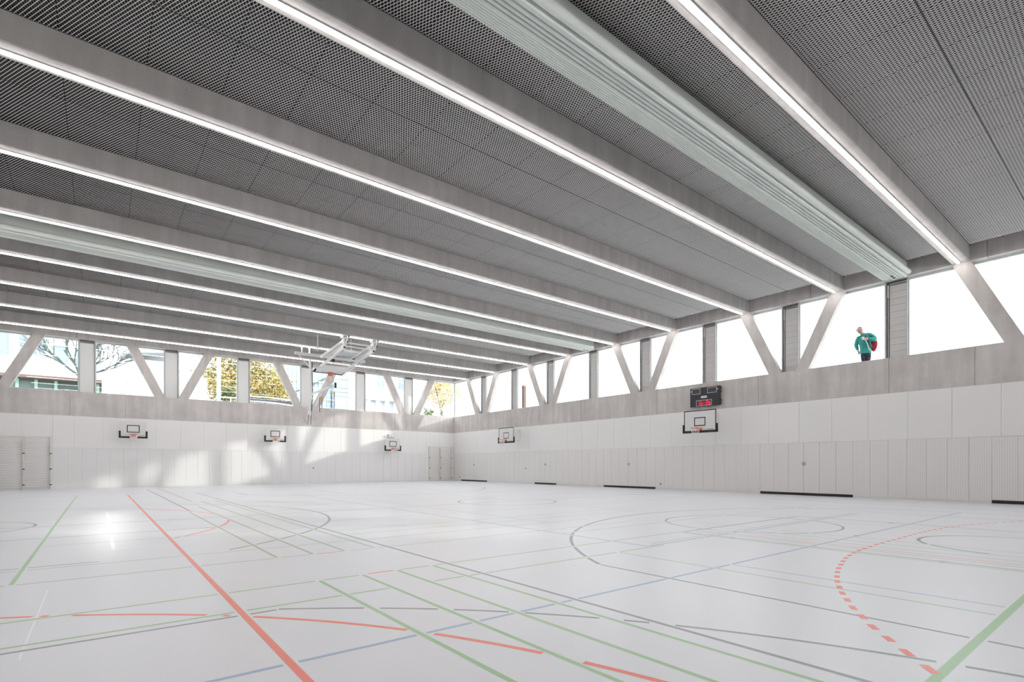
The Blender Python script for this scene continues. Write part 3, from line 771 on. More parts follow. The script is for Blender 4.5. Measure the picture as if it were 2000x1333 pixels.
for x, yy in ((9.55, 32.4), (10.0, 30.9), (12.0, 30.9), (10.02, 32.5)):
    MB().bar(Q(x, yy, 8.0 if yy > 32 else 8.0), Q(x, yy, 9.0), 0.07).build('hanging_rod', M['white'], t)
mb = MB(); mb.box(Q(11.0, 29.6, 7.88), Q(12.0, 31.2, 8.0)); mb.build('motor_cover', M['frame'], t)
mb = MB(); mb.bar(Q(11.15, 31.2, 7.82), Q(12.1, 31.0, 7.82), 0.10); mb.build('winch_drum', M['white'], t)
MB().box(Q(11.5, 32.3, 7.70), Q(11.95, 32.5, 7.84)).build('timber_block', M['timber'], t)
MB().box(Q(11.05, 31.55, 7.62), Q(11.25, 31.75, 7.80)).build('pulley', M['dark'], t)
MB().box(Q(12.1, 31.0, 7.75), Q(12.3, 31.3, 7.83)).build('pulley', M['dark'], t)
# board lies face down, its padded lower edge away from the camera
by0, bz = 32.95, 7.13
bd = MB(); bd.add([Q(10.45, by0, bz), Q(12.2, by0, bz), Q(12.2, by0 - 1.02, bz + 0.17), Q(10.45, by0 - 1.02, bz + 0.17), Q(10.45, by0, bz + 0.03), Q(12.2, by0, bz + 0.03), Q(12.2, by0 - 1.02, bz + 0.2), Q(10.45, by0 - 1.02, bz + 0.2)],
   [(0, 3, 2, 1), (4, 5, 6, 7), (0, 1, 5, 4), (1, 2, 6, 5), (2, 3, 7, 6), (3, 0, 4, 7)])
bdo = bd.build('backboard', M['white'], t)
m = MB(); m.bar(Q(10.4, by0 + 0.02, bz), Q(12.25, by0 + 0.02, bz), 0.07, 0.07)
m.bar(Q(10.42, by0, bz + 0.02), Q(10.42, by0 - 0.38, bz + 0.09), 0.09, 0.10); m.bar(Q(12.23, by0, bz + 0.02), Q(12.23, by0 - 0.38, bz + 0.09), 0.05, 0.05); m.build('edge_padding', M['black'], bdo)
rim_parts(t, Q(11.43, by0 - 0.05, 6.76), (0, 0, -1), (1, 0, 0), 0, netl=0.22)
MB().box(Q(11.33, by0 - 0.2, 6.98), Q(11.53, by0 + 0.07, 7.12)).build('rim_plate', M['orange'], t)
tag(t, 'white steel ceiling hoop folded up under the beams, board face down', 'basketball hoop')

# ------------------------------------------------------------------ gym rings on a folded ceiling mast
RY = by(8) - 0.13
t = empty('gym_rings', (11.19, RY, ZLINT)); R0 = Vector(t.location)
MB().bar(Q(11.19, RY, 8.5), Q(11.27, RY, 6.08), 0.11).build('mast', M['white'], t)
MB().bar(Q(11.34, RY + 0.02, 8.3), Q(11.36, RY + 0.02, 6.2), 0.05).build('guide_rail', M['dark'], t)
MB().bar(Q(11.22, RY, 6.1), Q(12.45, RY, 6.72), 0.16, 0.13).build('arm', M['white'], t)
MB().bar(Q(12.35, RY, 6.66), Q(12.95, RY, 6.9), 0.12, 0.10).build('arm_tip', M['alu'], t)
MB().box(Q(12.86, RY - .08, 6.72), Q(12.98, RY + .04, 7.08)).build('pulley', M['black'], t)
MB().bar(Q(12.0, RY, 6.4), Q(11.55, RY, 5.35), 0.06).build('diagonal', M['white'], t)
MB().bar(Q(11.16, RY, 5.0), Q(11.16, RY, 4.72), 0.16).build('lower_sleeve', M['white'], t)
MB().bar(Q(11.26, RY, 6.1), Q(11.16, RY, 4.9), 0.07).build('lower_mast', M['white'], t)
for x, z0, z1, r in ((11.35, 6.1, 5.0, 0.025), (11.3, 5.6, 4.05, 0.018), (11.08, 4.75, 4.02, 0.014), (10.72, 4.55, 4.02, 0.006), (10.85, 4.35, 4.02, 0.006)):
    m = MB(); dx = {11.08: -0.05, 10.72: 0.3, 10.85: 0.17, 11.3: -0.08}.get(x, -0.06); m.tube([Q(x, RY - 0.06, z0), Q(x + dx, RY - 0.06, z1)], r, 6); m.build('hanging_cable', M['dark'], t)
for x, zt, zb in ((11.83, 5.95, 4.95), (11.97, 6.0, 5.2), (12.62, 6.35, 5.3), (12.83, 6.4, 5.25)):
    rp = MB(); rp.tube([Q(x, RY - 0.07, zt), Q(x, RY - 0.07, zb)], 0.022, 6); rp = rp.build('rope', M['black'], t)
    m = MB(); m.bar(Q(x, RY - 0.07, zt + 0.02), Q(x, RY - 0.07, zt - 0.25), 0.12, 0.05); m.build('leather_pad', M['tan'], rp)
m = MB(); n = 20
m.tube([Q(12.62 + 0.10 * math.cos(2 * math.pi * i / n), RY - 0.07, 5.2 + 0.10 * math.sin(2 * math.pi * i / n)) for i in range(n)], 0.014, 6, closed=True); m.build('ring', M['white'], t, smooth=True)
m = MB(); m.tube([Q(12.83 + 0.10 * math.cos(2 * math.pi * i / n), RY - 0.07, 5.15 + 0.10 * math.sin(2 * math.pi * i / n)) for i in range(n)], 0.014, 6, closed=True); m.build('ring', M['white'], t, smooth=True)
tag(t, 'white jointed mast with gym rings on ropes hanging before the far windows', 'gym rings')

# ------------------------------------------------------------------ outside: ground
GZ = 5.0
m = MB()
X0, X1, Y0, Y1 = XN - 0.3, XW + 0.5, YB - 0.3, YF + 0.5
for a, b, c_, d in ((-60, X0, -60, 120), (X1, 120, -60, 120), (X0, X1, -60, Y0), (X0, X1, Y1, 120)):
    m.add([(a, c_, GZ), (b, c_, GZ), (b, d, GZ), (a, d, GZ)], [(0, 1, 2, 3)])
M['paving'] = mat('pale paving', (0.40, 0.40, 0.39), 0.8, noise=0.05, nscale=0.4)
structure(m.build('ground', M['paving']))

M['ext_white'] = mat('white render', (0.72, 0.73, 0.74), 0.8)
M['ext_grey'] = mat('grey render', (0.46, 0.48, 0.51), 0.8)
M['ext_green'] = mat('pale green frame', (0.36, 0.55, 0.43), 0.6)
M['ext_glass'] = mat('dark window glass', (0.24, 0.29, 0.36), 0.15)
M['ext_blue'] = mat('blue grey cladding', (0.33, 0.40, 0.46), 0.4)
M['ext_dark'] = mat('dark green glazing', (0.07, 0.115, 0.10), 0.2)
M['ext_brown'] = mat('brown fascia', (0.16, 0.10, 0.085), 0.7)
M['ext_lightglass'] = mat('light glazing', (0.46, 0.53, 0.57), 0.2)
M['pole_blue'] = mat('pale blue steel', (0.36, 0.44, 0.55), 0.5)
M['bark'] = mat('dark bark', (0.085, 0.10, 0.095), 0.9)
M['leaf_yellow'] = mat('yellow leaves', (0.60, 0.44, 0.17), 0.8)
M['leaf_olive'] = mat('olive leaves', (0.27, 0.25, 0.08), 0.8)
M['leaf_green'] = mat('green leaves', (0.11, 0.15, 0.08), 0.8)
M['leaf_cream'] = mat('cream leaves', (0.72, 0.60, 0.40), 0.8)

def ext_window(parent, x0, x1, z0, z1, y, fr, nx=1, nz=1, glass='ext_glass', fw=0.14):
    m = MB(); m.box((x0, y - 0.12, z0), (x0 + fw, y, z1)); m.box((x1 - fw, y - 0.12, z0), (x1, y, z1)); m.box((x0 + fw, y - 0.12, z0), (x1 - fw, y, z0 + fw)); m.box((x0 + fw, y - 0.12, z1 - fw), (x1 - fw, y, z1))
    for i in range(1, nx): x = x0 + (x1 - x0) * i / nx; m.box((x - 0.05, y - 0.1, z0), (x + 0.05, y, z1))
    for i in range(1, nz): z = z0 + (z1 - z0) * i / nz; m.box((x0, y - 0.1, z - 0.05), (x1, y, z + 0.05))
    f = m.build('window_frame', M[fr], parent); f['kind'] = 'thing'
    MB().box((x0 + 0.02, y - 0.05, z0 + 0.02), (x1 - 0.02, y - 0.01, z1 - 0.02)).build('window_pane', M[glass], f)
    return f
# school building, left
t = empty('school_building', (0, 0, 0))
MB().box((-16, 60, 9.0), (0.2, 68, 17)).build('upper_wall', M['ext_white'], t)
MB().box((-16, 59.9, 8.75), (0.2, 61.2, 9.0)).build('fascia', M['ext_brown'], t)
MB().box((-16, 61.2, GZ), (0.2, 67, 8.75)).build('recessed_ground_floor', M['ext_dark'], t)
for x0, x1, z0, z1 in ((-7.9, -5.75, 10.4, 12.7), (-5.35, -4.65, 10.7, 12.5), (-4.45, -3.45, 10.6, 12.2), (-3.2, -2.0, 10.2, 11.8), (-1.8, -0.4, 10.0, 11.7)):
    ext_window(t, x0, x1, z0, z1, 60, 'ext_green')
for x in (-7.2, -5.6, -4.4, -3.1, -1.5, -0.2): MB().box((x, 61.05, GZ), (x + 0.22, 61.2, 8.75)).build('shopfront_post', M['ext_green'], t)
MB().box((-16, 60.98, 6.9), (0.2, 61.2, 7.05)).build('shopfront_rail', M['ext_white'], t)
MB().box((-4.2, 61.0, GZ), (-3.1, 61.2, 7.4)).build('entrance_door', M['ext_lightglass'], t)
tag(t, 'white school building with pale green window frames and dark ground floor, beyond the far windows', 'building')
# small white pavilion with a sloping grey roof
t = empty('garden_pavilion', (0, 0, 0))
MB().box((1.2, 56, GZ), (4.9, 60, 10.6)).build('wall', M['ext_white'], t)
m = MB(); m.prism([(1.6, 10.9), (5.0, 11.35), (5.0, 11.5), (2.2, 11.9)], 'Y', 55.2, 60.4); m.build('roof', M['ext_grey'], t)
ext_window(t, 1.6, 2.2, 7.4, 8.6, 56, 'ext_white', glass='ext_lightglass')
tag(t, 'white pavilion with sloping grey roof behind the bare tree', 'building')
t = empty('white_shed', (0, 0, 0))
m = MB(); m.prism([(4.7, GZ), (7.25, GZ), (7.25, 8.7), (6.1, 9.25), (4.7, 9.25)], 'Y', 51.2, 53.4); m.build('wall', M['ext_white'], t)
MB().box((5.0, 51.1, GZ), (5.7, 51.2, 7.2)).build('door', M['ext_grey'], t)
tag(t, 'plain white shed in front of the yellow tree', 'building')
# glazed building in the middle
t = empty('glazed_building', (0, 0, 0))
MB().box((15.2, 62, GZ), (21.6, 70, 15)).build('glass_wall', M['ext_lightglass'], t)
for i in range(14):
    x = 15.3 + i * 0.48; MB().box((x, 61.9, GZ), (x + 0.06, 62, 15)).build('mullion', M['ext_blue'], t)
for z in (7.0, 9.0, 11.0, 13.0): MB().box((15.2, 61.88, z), (21.6, 62, z + 0.12)).build('transom', M['ext_white'], t)
m = MB(); m.bar((17.2, 61.7, 9.5), (21.5, 61.7, 11.9), 0.16); m.build('sloping_gutter', M['ext_dark'], t)
tag(t, 'light blue glazed building with mullions and a sloping dark gutter, behind the ceiling hoop', 'building')
t = empty('office_building', (0, 0, 0))
MB().box((21.6, 61, GZ), (24.1, 70, 15)).build('wall', M['ext_blue'], t)
for i in range(16): MB().box((21.7, 60.93, 6.0 + i * 0.5), (23.2, 61.0, 6.4 + i * 0.5)).build('blind_slat', M['ext_lightglass'], t)
MB().box((23.25, 60.9, GZ), (24.1, 61.0, 15)).build('white_pilaster', M['ext_white'], t)
tag(t, 'blue grey office block with horizontal blinds right of the ceiling hoop', 'building')
t = empty('town_house', (0, 0, 0))
MB().box((24.1, 58, 9.1), (29.9, 66, 16)).build('wall', M['ext_white'], t)
MB().box((24.1, 57.8, 8.95), (29.9, 58.4, 9.1)).build('ledge', M['ext_grey'], t)
MB().box((24.1, 58.3, GZ), (29.9, 66, 8.95)).build('base', M['ext_grey'], t)
ext_window(t, 25.5, 26.7, 10.4, 12.3, 58, 'ext_white', 2, 2); ext_window(t, 28.2, 29.3, 10.4, 12.3, 58, 'ext_white', 2, 2)
for i in range(5): MB().box((24.4 + i * 1.15, 58.0, GZ), (24.9 + i * 1.15, 58.3, 8.95)).build('pilaster', M['ext_white'], t)
tag(t, 'white town house with paned windows above a grey base, near the far corner', 'building')

def bare_tree(x, y, label):
    t = empty('bare_tree', (x, y, GZ)); tm = MB(); br = MB(); rnd = random.Random(3)
    tm.tube([(0, 0, 0), (-0.05, 0, 1.6), (-0.1, 0.05, 3.0)], [0.24, 0.19, 0.16], 8); tm.build('trunk', M['bark'], t, smooth=True)
    def grow(p, d, l, r, dep):
        q = p + d * l; mid = p.lerp(q, 0.5) + Vector((rnd.uniform(-.06, .06), rnd.uniform(-.06, .06), rnd.uniform(-.04, .06))) * l
        br.tube([p, mid, q], [r, r * 0.85, r * 0.7], 5)
        if dep == 0: return
        for _ in range(3 if dep > 2 else 2):
            nd = (d + Vector((rnd.uniform(-.75, .75), rnd.uniform(-.6, .6), rnd.uniform(-.15, .5)))).normalized()
            grow(p.lerp(q, rnd.uniform(0.6, 1.0)), nd, l * rnd.uniform(0.65, 0.85), r * 0.62, dep - 1)
    for d in ((-.75, .1, .65), (-.35, -.2, .9), (.15, .2, 1), (.6, -.1, .75), (.95, .1, .4)):
        grow(Vector((-0.1, 0.05, 2.9)), Vector(d).normalized(), 1.5, 0.085, 5)
    br.build('branch_crown', M['bark'], t)
    return tag(t, label, 'tree')
bare_tree(-1.0, 50, 'leafless tree with dark spreading branches behind the left far windows')
def leaf_tree(name, x, y, zc, rx, ry, rz, n, mats, weights, ls, label, cat='tree', seed=1):
    t = empty(name, (x, y, GZ)); rnd = random.Random(seed)
    m = MB(); m.tube([(0, 0, 0), (0.05, 0, (zc - GZ) * 0.6), (-0.1, 0.1, zc - GZ)], [0.22, 0.17, 0.08], 7)
    for k in range(6):
        a = k * 1.05; m.tube([(0, 0, (zc - GZ) * 0.55), (math.cos(a) * rx * 0.35, math.sin(a) * ry * 0.35, zc - GZ + rz * 0.2), (math.cos(a) * rx * 0.6, math.sin(a) * ry * 0.6, zc - GZ + rz * 0.55)], [0.09, 0.06, 0.02], 5)
    m.build('trunk', M['bark'], t)
    f = MB()
    cl = []
    for _ in range(60):
        while True:
            p = Vector((rnd.uniform(-1, 1), rnd.uniform(-1, 1), rnd.uniform(-1, 1)))
            if p.length < 1: break
        cl.append(Vector((p.x * rx, p.y * ry, p.z * rz)))
    for i in range(n):
        c = cl[i % len(cl)] + Vector((rnd.gauss(0, .42), rnd.gauss(0, .42), rnd.gauss(0, .42))) * min(1.4, rx / 2.2)
        if c.z + zc - GZ < 0.1: continue
        a = Vector((rnd.uniform(-1, 1), rnd.uniform(-1, 1), rnd.uniform(-1, 1))).normalized(); b = a.cross(Vector((rnd.uniform(-1, 1), rnd.uniform(-1, 1), rnd.uniform(-1, 1)))).normalized()
        s = ls * rnd.uniform(0.6, 1.2); c = c + Vector((0, 0, zc - GZ))
        f.cur = rnd.choices(range(len(mats)), weights)[0]
        f.add([c - a * s, c - b * s * 0.55, c + a * s, c + b * s * 0.55], [(0, 1, 2, 3)])
    o = f.build('foliage', [M[k] for k in mats], t); o['kind'] = 'stuff'
    return tag(t, label, cat)
leaf_tree('autumn_tree', 11.7, 58.6, 10.1, 4.1, 1.9, 3.4, 22000, ['leaf_yellow', 'leaf_olive', 'leaf_green'], [6, 3.5, 1.2], 0.125, 'big yellow autumn tree filling the middle far windows', seed=4)
leaf_tree('autumn_tree', 32.6, 55.0, 10.2, 2.3, 1.6, 2.6, 8000, ['leaf_cream', 'leaf_yellow', 'leaf_olive'], [6, 3, 0.6], 0.11, 'cream and yellow autumn tree outside the far corner window', seed=5)
leaf_tree('green_shrub', 29.6, 53.0, 6.6, 0.7, 0.7, 1.4, 900, ['leaf_green', 'leaf_olive'], [5, 2], 0.13, 'dark green shrub left of the cream tree by the far corner', 'shrub', seed=6)
leaf_tree('green_shrub', 12.4, 53.3, 6.4, 1.6, 0.5, 1.3, 1600, ['leaf_green', 'leaf_olive'], [5, 2], 0.15, 'dark green shrub under the big yellow tree', 'shrub', seed=8)
leaf_tree('green_shrub', 9.0, 53.5, 7.0, 0.9, 0.5, 1.8, 1500, ['leaf_green', 'leaf_olive'], [5, 3], 0.15, 'tall green shrub between the white shed and the yellow tree', 'shrub', seed=9)
t = empty('steel_column', (7.62, 48, GZ)); m = MB(); m.box((-0.14, -0.12, 0), (0.14, 0.12, 6.4)); m.build('shaft', M['pole_blue'], t)
MB().box((-0.25, -0.22, 0), (0.25, 0.22, 0.06)).build('base_plate', M['pole_blue'], t)
tag(t, 'pale blue steel column in front of the yellow tree', 'column')
t = empty('stair_handrail', (8.2, 49.5, GZ))
for x in (-1.1, -0.35, 0.55, 1.3): MB().bar((x, 0, 0), (x, 0, 2.0), 0.07).build('post', M['ext_white'], t)
MB().bar((-1.7, 0, 0.5), (-0.35, 0, 2.2), 0.09).build('sloping_rail', M['ext_white'], t); MB().bar((-0.35, 0, 2.05), (1.7, 0, 2.05), 0.08).build('top_rail', M['ext_white'], t); MB().bar((-1.1, 0, 1.2), (1.7, 0, 1.2), 0.06).build('mid_rail', M['ext_white'], t)
tag(t, 'white stair handrail at the foot of the pale blue column', 'handrail')
t = empty('curved_stand', (12.3, 50.5, GZ))
for k in range(5):
    m = MB(); pts = [(-2.4 + 4.8 * i / 12, -0.9 * math.sin(math.pi * i / 12) - 0.1 * k, 0.7 + k * 0.42 - 0.25 * i / 12) for i in range(13)]
    m.tube(pts, 0.055, 5); m.build('curved_rail', M['ext_white'], t)
m = MB(); m.box((-2.3, 0.2, 0), (2.2, 0.5, 2.3)); m.build('back_wall', M['dark'], t)
tag(t, 'curved white railings in front of a dark low wall, under the yellow tree', 'railing')
t = empty('street_lamp', (5.62, 50, GZ)); MB().bar((0, 0, 0), (0, 0, 5.1), 0.12).build('pole', M['ext_green'], t); MB().bar((0.0, 0, 5.1), (-1.1, 0, 5.25), 0.07).build('arm', M['ext_grey'], t); MB().box((-1.5, -0.12, 5.18), (-1.0, 0.12, 5.32)).build('lamp_head', M['ext_grey'], t)
tag(t, 'pale green street lamp with a short arm beside the white shed', 'street lamp')
t = empty('picket_fence', (2.2, 54.2, GZ))
for i in range(16): MB().box((-1.2 + i * 0.2, 0, 0), (-1.12 + i * 0.2, 0.05, 2.9)).build('picket', M['ext_lightglass'], t)
for z in (0.6, 2.5): MB().box((-1.3, 0.05, z), (2.0, 0.1, z + 0.1)).build('fence_rail', M['ext_white'], t)
tag(t, 'pale picket fence in front of the white pavilion', 'fence')
t = empty('timber_post', (26.2, 31.55, GZ)); MB().box((-0.12, -0.12, 0), (0.12, 0.12, 2.45)).build('shaft', M['ext_brown'], t); m = MB(); m.prism([(-0.14, 2.45), (0.14, 2.45), (0.0, 2.65)], 'X', -0.14, 0.14); m.build('cap', M['ext_brown'], t)
tag(t, 'brown post standing outside the right windows towards the far corner', 'post')

# ------------------------------------------------------------------ the person outside the right window
M['skin'] = mat('skin', (0.46, 0.31, 0.27), 0.6)
M['hair'] = mat('grey blond hair', (0.21, 0.18, 0.16), 0.8)
M['teal'] = mat('teal sweater', (0.03, 0.25, 0.225), 0.85, noise=0.12, nscale=9)
M['navy'] = mat('navy trousers', (0.013, 0.02, 0.035), 0.85)
M['red'] = mat('red backpack cloth', (0.33, 0.012, 0.03), 0.7)
M['phone'] = mat('white phone', (0.75, 0.75, 0.76), 0.4)
K = 2.15 / 1.8
def skin_mesh(name, verts, edges, root, sub=2):
    me = bpy.data.meshes.new(name); me.from_pydata([tuple(c * K for c in v[0]) for v in verts], edges, []); me.update()
    o = bpy.data.objects.new(name, me); C.objects.link(o)
    md = o.modifiers.new('skin', 'SKIN'); md.use_smooth_shade = True
    for i, v in enumerate(verts):
        r = v[1] if isinstance(v[1], tuple) else (v[1], v[1])
        me.skin_vertices[0].data[i].radius = (r[0] * K, r[1] * K)
        me.skin_vertices[0].data[i].use_root = (i == root)
    sm = o.modifiers.new('sub', 'SUBSURF'); sm.levels = sub; sm.render_levels = sub
    dg = bpy.context.evaluated_depsgraph_get(); ev = o.evaluated_get(dg)
    nm = bpy.data.meshes.new_from_object(ev); bpy.data.objects.remove(o); bpy.data.meshes.remove(me)
    nm.name = name
    return nm
V = [((0, 0, .93), (.14, .10)), ((-.015, 0, 1.06), (.125, .10)), ((-.04, 0, 1.28), (.15, .11)), ((-.05, 0, 1.40), (.09, .075)), ((-.095, -.01, 1.53), .066), ((-.12, -.02, 1.575), .064),
     ((-.16, -.05, 1.612), (.082, .088)), ((-.178, -.05, 1.685), (.102, .115)), ((-.178, -.03, 1.76), (.082, .095)),
     ((-.20, 0, 1.385), .05), ((-.285, .06, 1.19), .05), ((-.24, .11, 1.03), .036), ((-.215, .12, .95), .036),
     ((.11, 0, 1.43), .05), ((.285, -.05, 1.29), .052), ((.05, -.20, 1.31), .036), ((-.02, -.215, 1.318), (.040, .026)),
     ((-.075, 0, .84), .092), ((-.035, -.02, .48), .062), ((-.045, .03, .10), .042), ((-.075, -.11, .045), .04),
     ((.08, 0, .84), .092), ((.05, -.02, .48), .062), ((.055, .03, .10), .042), ((.045, -.12, .045), .04)]
E_ = [(0, 1), (1, 2), (2, 3), (3, 4), (4, 5), (5, 6), (6, 7), (7, 8), (3, 9), (9, 10), (10, 11), (11, 12), (3, 13), (13, 14), (14, 15), (15, 16), (0, 17), (17, 18), (18, 19), (19, 20), (0, 21), (21, 22), (22, 23), (23, 24)]
# fingers and thumb of the raised hand, closing on the phone
fing = [(0.022, .064), (.007, .070), (-.008, .066), (-.022, .052)]
for dz, ln in fing:
    b = len(V); V += [((-.048, -.222, 1.318 + dz), .0105), ((-.048 - ln * .6, -.245, 1.316 + dz), .0095), ((-.040 - ln * .7, -.268, 1.312 + dz), .008)]; E_ += [(16, b), (b, b + 1), (b + 1, b + 2)]
b = len(V); V += [((-.015, -.24, 1.352), .012), ((-.05, -.265, 1.362), .009)]; E_ += [(16, b), (b, b + 1)]
# lowered hand: fingers hanging
for dx, ln in ((-.02, .07), (-.007, .078), (.007, .074), (.02, .06)):
    b = len(V); V += [((-.205 + dx, .122, .915), .0105), ((-.20 + dx, .118, .915 - ln * .6), .0095), ((-.20 + dx, .108, .915 - ln), .008)]; E_ += [(12, b), (b, b + 1), (b + 1, b + 2)]
b = len(V); V += [((-.185, .09, .945), .012), ((-.18, .075, .91), .009)]; E_ += [(12, b), (b, b + 1)]
person = link('person', skin_mesh('person', V, E_, 0), M['skin'], None, (25.25, 7.93, GZ))
person.rotation_euler.z = math.atan2(-0.954, 0.299)
tag(person, 'person in teal sweater looking down at a phone outside the right window', 'person')
def loft(mb, rings, n=16):
    """closed skin through elliptical rings (centre, rx, ry, axis direction)"""
    vs = []
    for i, (c, rx, ry) in enumerate(rings):
        c = Vector(c); d = (Vector(rings[min(i + 1, len(rings) - 1)][0]) - Vector(rings[max(i - 1, 0)][0])).normalized()
        if i == 0: a = Vector((1, 0, 0)) if abs(d.x) < 0.75 else Vector((0, 0, 1))
        a = (a - d * a.dot(d)).normalized(); b_ = d.cross(a).normalized()
        vs += [(c + a * rx * math.cos(2 * math.pi * j / n) + b_ * ry * math.sin(2 * math.pi * j / n)) * K for j in range(n)]
    fs = [(i * n + j, i * n + (j + 1) % n, (i + 1) * n + (j + 1) % n, (i + 1) * n + j) for i in range(len(rings) - 1) for j in range(n)]
    fs += [tuple(range(n))[::-1], tuple(range((len(rings) - 1) * n, len(rings) * n))]
    mb.add(vs, fs)
m = MB()
loft(m, [((.0, 0, .84), .155, .12), ((-.0, 0, .86), .172, .13), ((-.005, 0, .93), .17, .13), ((-.015, 0, 1.06), .165, .125), ((-.03, 0, 1.2), .178, .132), ((-.045, 0, 1.34), .195, .135), ((-.05, 0, 1.43), .18, .115), ((-.06, 0, 1.485), .135, .095), ((-.085, -.005, 1.525), .09, .08), ((-.095, -.008, 1.545), .074, .072)])
loft(m, [((-.08, 0, 1.425), .07, .07), ((-.14, 0, 1.43), .082, .08), ((-.20, .0, 1.415), .084, .08), ((-.245, .02, 1.33), .076, .075), ((-.285, .06, 1.19), .068, .068), ((-.268, .085, 1.11), .058, .058), ((-.245, .105, 1.03), .048, .048), ((-.243, .107, 1.022), .04, .04)])
loft(m, [((.03, 0, 1.46), .07, .07), ((.11, 0, 1.475), .09, .085), ((.19, -.02, 1.41), .084, .08), ((.27, -.045, 1.31), .07, .068), ((.275, -.06, 1.285), .068, .066), ((.20, -.11, 1.29), .062, .06), ((.12, -.165, 1.30), .054, .052), ((.07, -.19, 1.307), .047, .046), ((.064, -.193, 1.308), .038, .038)])
m.build('sweater', M['teal'], person, smooth=True)
m = MB()
loft(m, [((0, 0, 1.0), .14, .105), ((0, 0, .95), .15, .112), ((0, 0, .86), .152, .115), ((0, .0, .80), .145, .115), ((0, 0, .76), .11, .10)])
for sx_, kx in ((-.07, -.04), (.075, .05)):
    loft(m, [((sx_, 0, .88), .08, .09), ((sx_, 0, .78), .086, .095), ((sx_ * .8 + kx * .2, -.01, .66), .08, .088), ((kx, -.02, .48), .066, .072), ((kx, 0, .3), .06, .066), ((kx, .03, .08), .055, .06)])
m.build('trousers', M['navy'], person, smooth=True)
def ball(mb, c, r, n=8):
    c = Vector(c); r = Vector(r) if not isinstance(r, (int, float)) else Vector((r, r, r)); vs = []; fs = []
    for i in range(n + 1):
        for j in range(n * 2):
            a, b_ = math.pi * i / n, math.pi * j / n; vs.append((c.x + r.x * math.sin(a) * math.cos(b_), c.y + r.y * math.sin(a) * math.sin(b_), c.z + r.z * math.cos(a)))
    for i in range(n):
        for j in range(n * 2): fs.append((i * n * 2 + j, i * n * 2 + (j + 1) % (n * 2), (i + 1) * n * 2 + (j + 1) % (n * 2), (i + 1) * n * 2 + j))
    mb.add(vs, fs)
def smooth_path(P, n=6):
    P = [Vector(p) for p in P]; out = []
    for i in range(len(P) - 1):
        a, b_, c_, d = P[max(i - 1, 0)], P[i], P[i + 1], P[min(i + 2, len(P) - 1)]
        for k in range(n):
            t_ = k / n
            out.append(0.5 * ((2 * b_) + (c_ - a) * t_ + (2 * a - 5 * b_ + 4 * c_ - d) * t_ ** 2 + (3 * b_ - a - 3 * c_ + d) * t_ ** 3))
    return out + [P[-1]]
def P3(x, y, z): return (x * K, y * K, z * K)
m = MB(); vs = []; n = 22; R_ = (.099, .112, .118); c0 = Vector((-.177, -.022, 1.700))
for i in range(9):
    for j in range(n):
        b_ = 2 * math.pi * j / n; front = max(0.0, -math.sin(b_))                       # the hairline is higher over the face
        lim = math.pi * (0.62 - 0.21 * front ** 0.7); a = lim * i / 8
        k = 1 + 0.025 * math.sin(5 * b_ + i) * (i > 2)
        vs.append((c0 + Vector((R_[0] * k * math.sin(a) * math.cos(b_), R_[1] * k * math.sin(a) * math.sin(b_) + .012, R_[2] * math.cos(a)))) * K)
m.add(vs, [(i * n + j, i * n + (j + 1) % n, (i + 1) * n + (j + 1) % n, (i + 1) * n + j) for i in range(8) for j in range(n)])
m.build('hair', M['hair'], person, smooth=True)
for x, y in ((-.222, -.140), (-.158, -.152)):
    m = MB(); ball(m, P3(x, y, 1.692), P3(.014, .008, .007)); m.build('eye', M['dark'], person)
    m = MB(); m.bar(P3(x - .02, y - .004, 1.708), P3(x + .02, y - .004, 1.71), .008 * K); m.build('eyebrow', M['hair'], person)
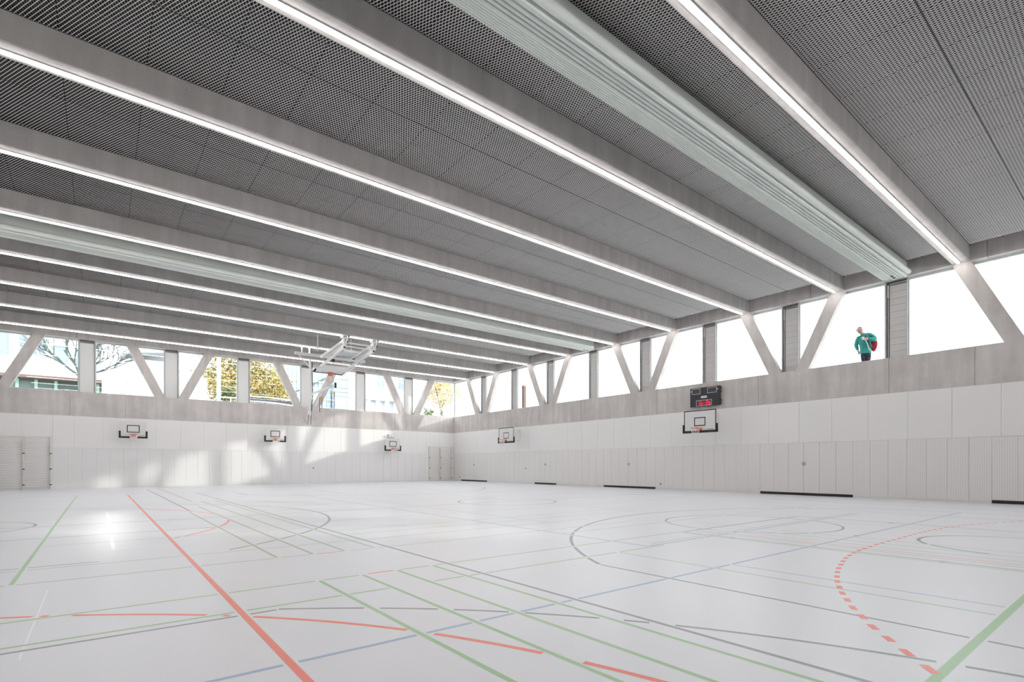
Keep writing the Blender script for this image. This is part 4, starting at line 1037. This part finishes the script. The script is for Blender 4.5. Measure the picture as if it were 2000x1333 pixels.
m = MB(); m.tube([P3(-.195, -.145, 1.70), P3(-.202, -.172, 1.665), P3(-.196, -.150, 1.655)], [.008 * K, .016 * K, .012 * K], 6); m.build('nose', M['skin'], person, smooth=True)
m = MB(); m.bar(P3(-.215, -.130, 1.625), P3(-.165, -.138, 1.625), .010 * K); m.build('mouth', M['timber'], person)
for x in (-.281, -.076):
    m = MB(); ball(m, P3(x, -.045, 1.685), P3(.012, .022, .034)); m.build('ear', M['skin'], person, smooth=True)
for x in (-.06, .05):
    m = MB(); ball(m, P3(x, -.05, .05), P3(.05, .14, .05)); m.build('shoe', M['dark'], person, smooth=True)
bp = empty('backpack', person.location); bp.rotation_euler = person.rotation_euler
m = MB()
prof = [(.14, 1.33), (.26, 1.34), (.345, 1.26), (.35, 1.10), (.30, .95), (.235, .885), (.16, .95), (.11, 1.1)]
m.prism([(a * K, b_ * K) for a, b_ in prof], 'Y', .03 * K, .24 * K)
o = m.build('bag', M['red'], bp, bevel=0.06, smooth=True); sb = o.modifiers.new('soft', 'SUBSURF'); sb.levels = 1; sb.render_levels = 1
m = MB(); m.prism([(a * K, b_ * K) for a, b_ in ((.17, 1.05), (.31, 1.08), (.285, .97), (.23, .92))], 'Y', .015 * K, .03 * K); m.build('front_pocket', M['red'], o)
m = MB(); m.tube(smooth_path([P3(.06, .12, 1.50), P3(.06, .0, 1.565), P3(.02, -.10, 1.48), P3(.03, -.145, 1.36), P3(.09, -.14, 1.20), P3(.15, -.10, 1.08), P3(.18, .04, 1.02)]), .022 * K, 8); m.build('shoulder_strap', M['dark'], bp)
tag(bp, 'red backpack slung over one shoulder of the person in teal', 'backpack')
ph = empty('smartphone', person.location); ph.rotation_euler = person.rotation_euler
m = MB(); m.box(P3(-.118, -.292, 1.285), P3(-.048, -.278, 1.385)); m.build('body', M['phone'], ph, bevel=0.006)
m = MB(); m.tube(smooth_path([P3(-.05, -.27, 1.30), P3(-.01, -.235, 1.27), P3(.03, -.19, 1.19), P3(.06, -.165, 1.08), P3(.09, -.155, .97), P3(.14, -.13, .92)]), .010 * K, 8); m.build('white_cord', M['phone'], ph)
tag(ph, 'white phone with a white cord in the hand of the person in teal', 'phone')
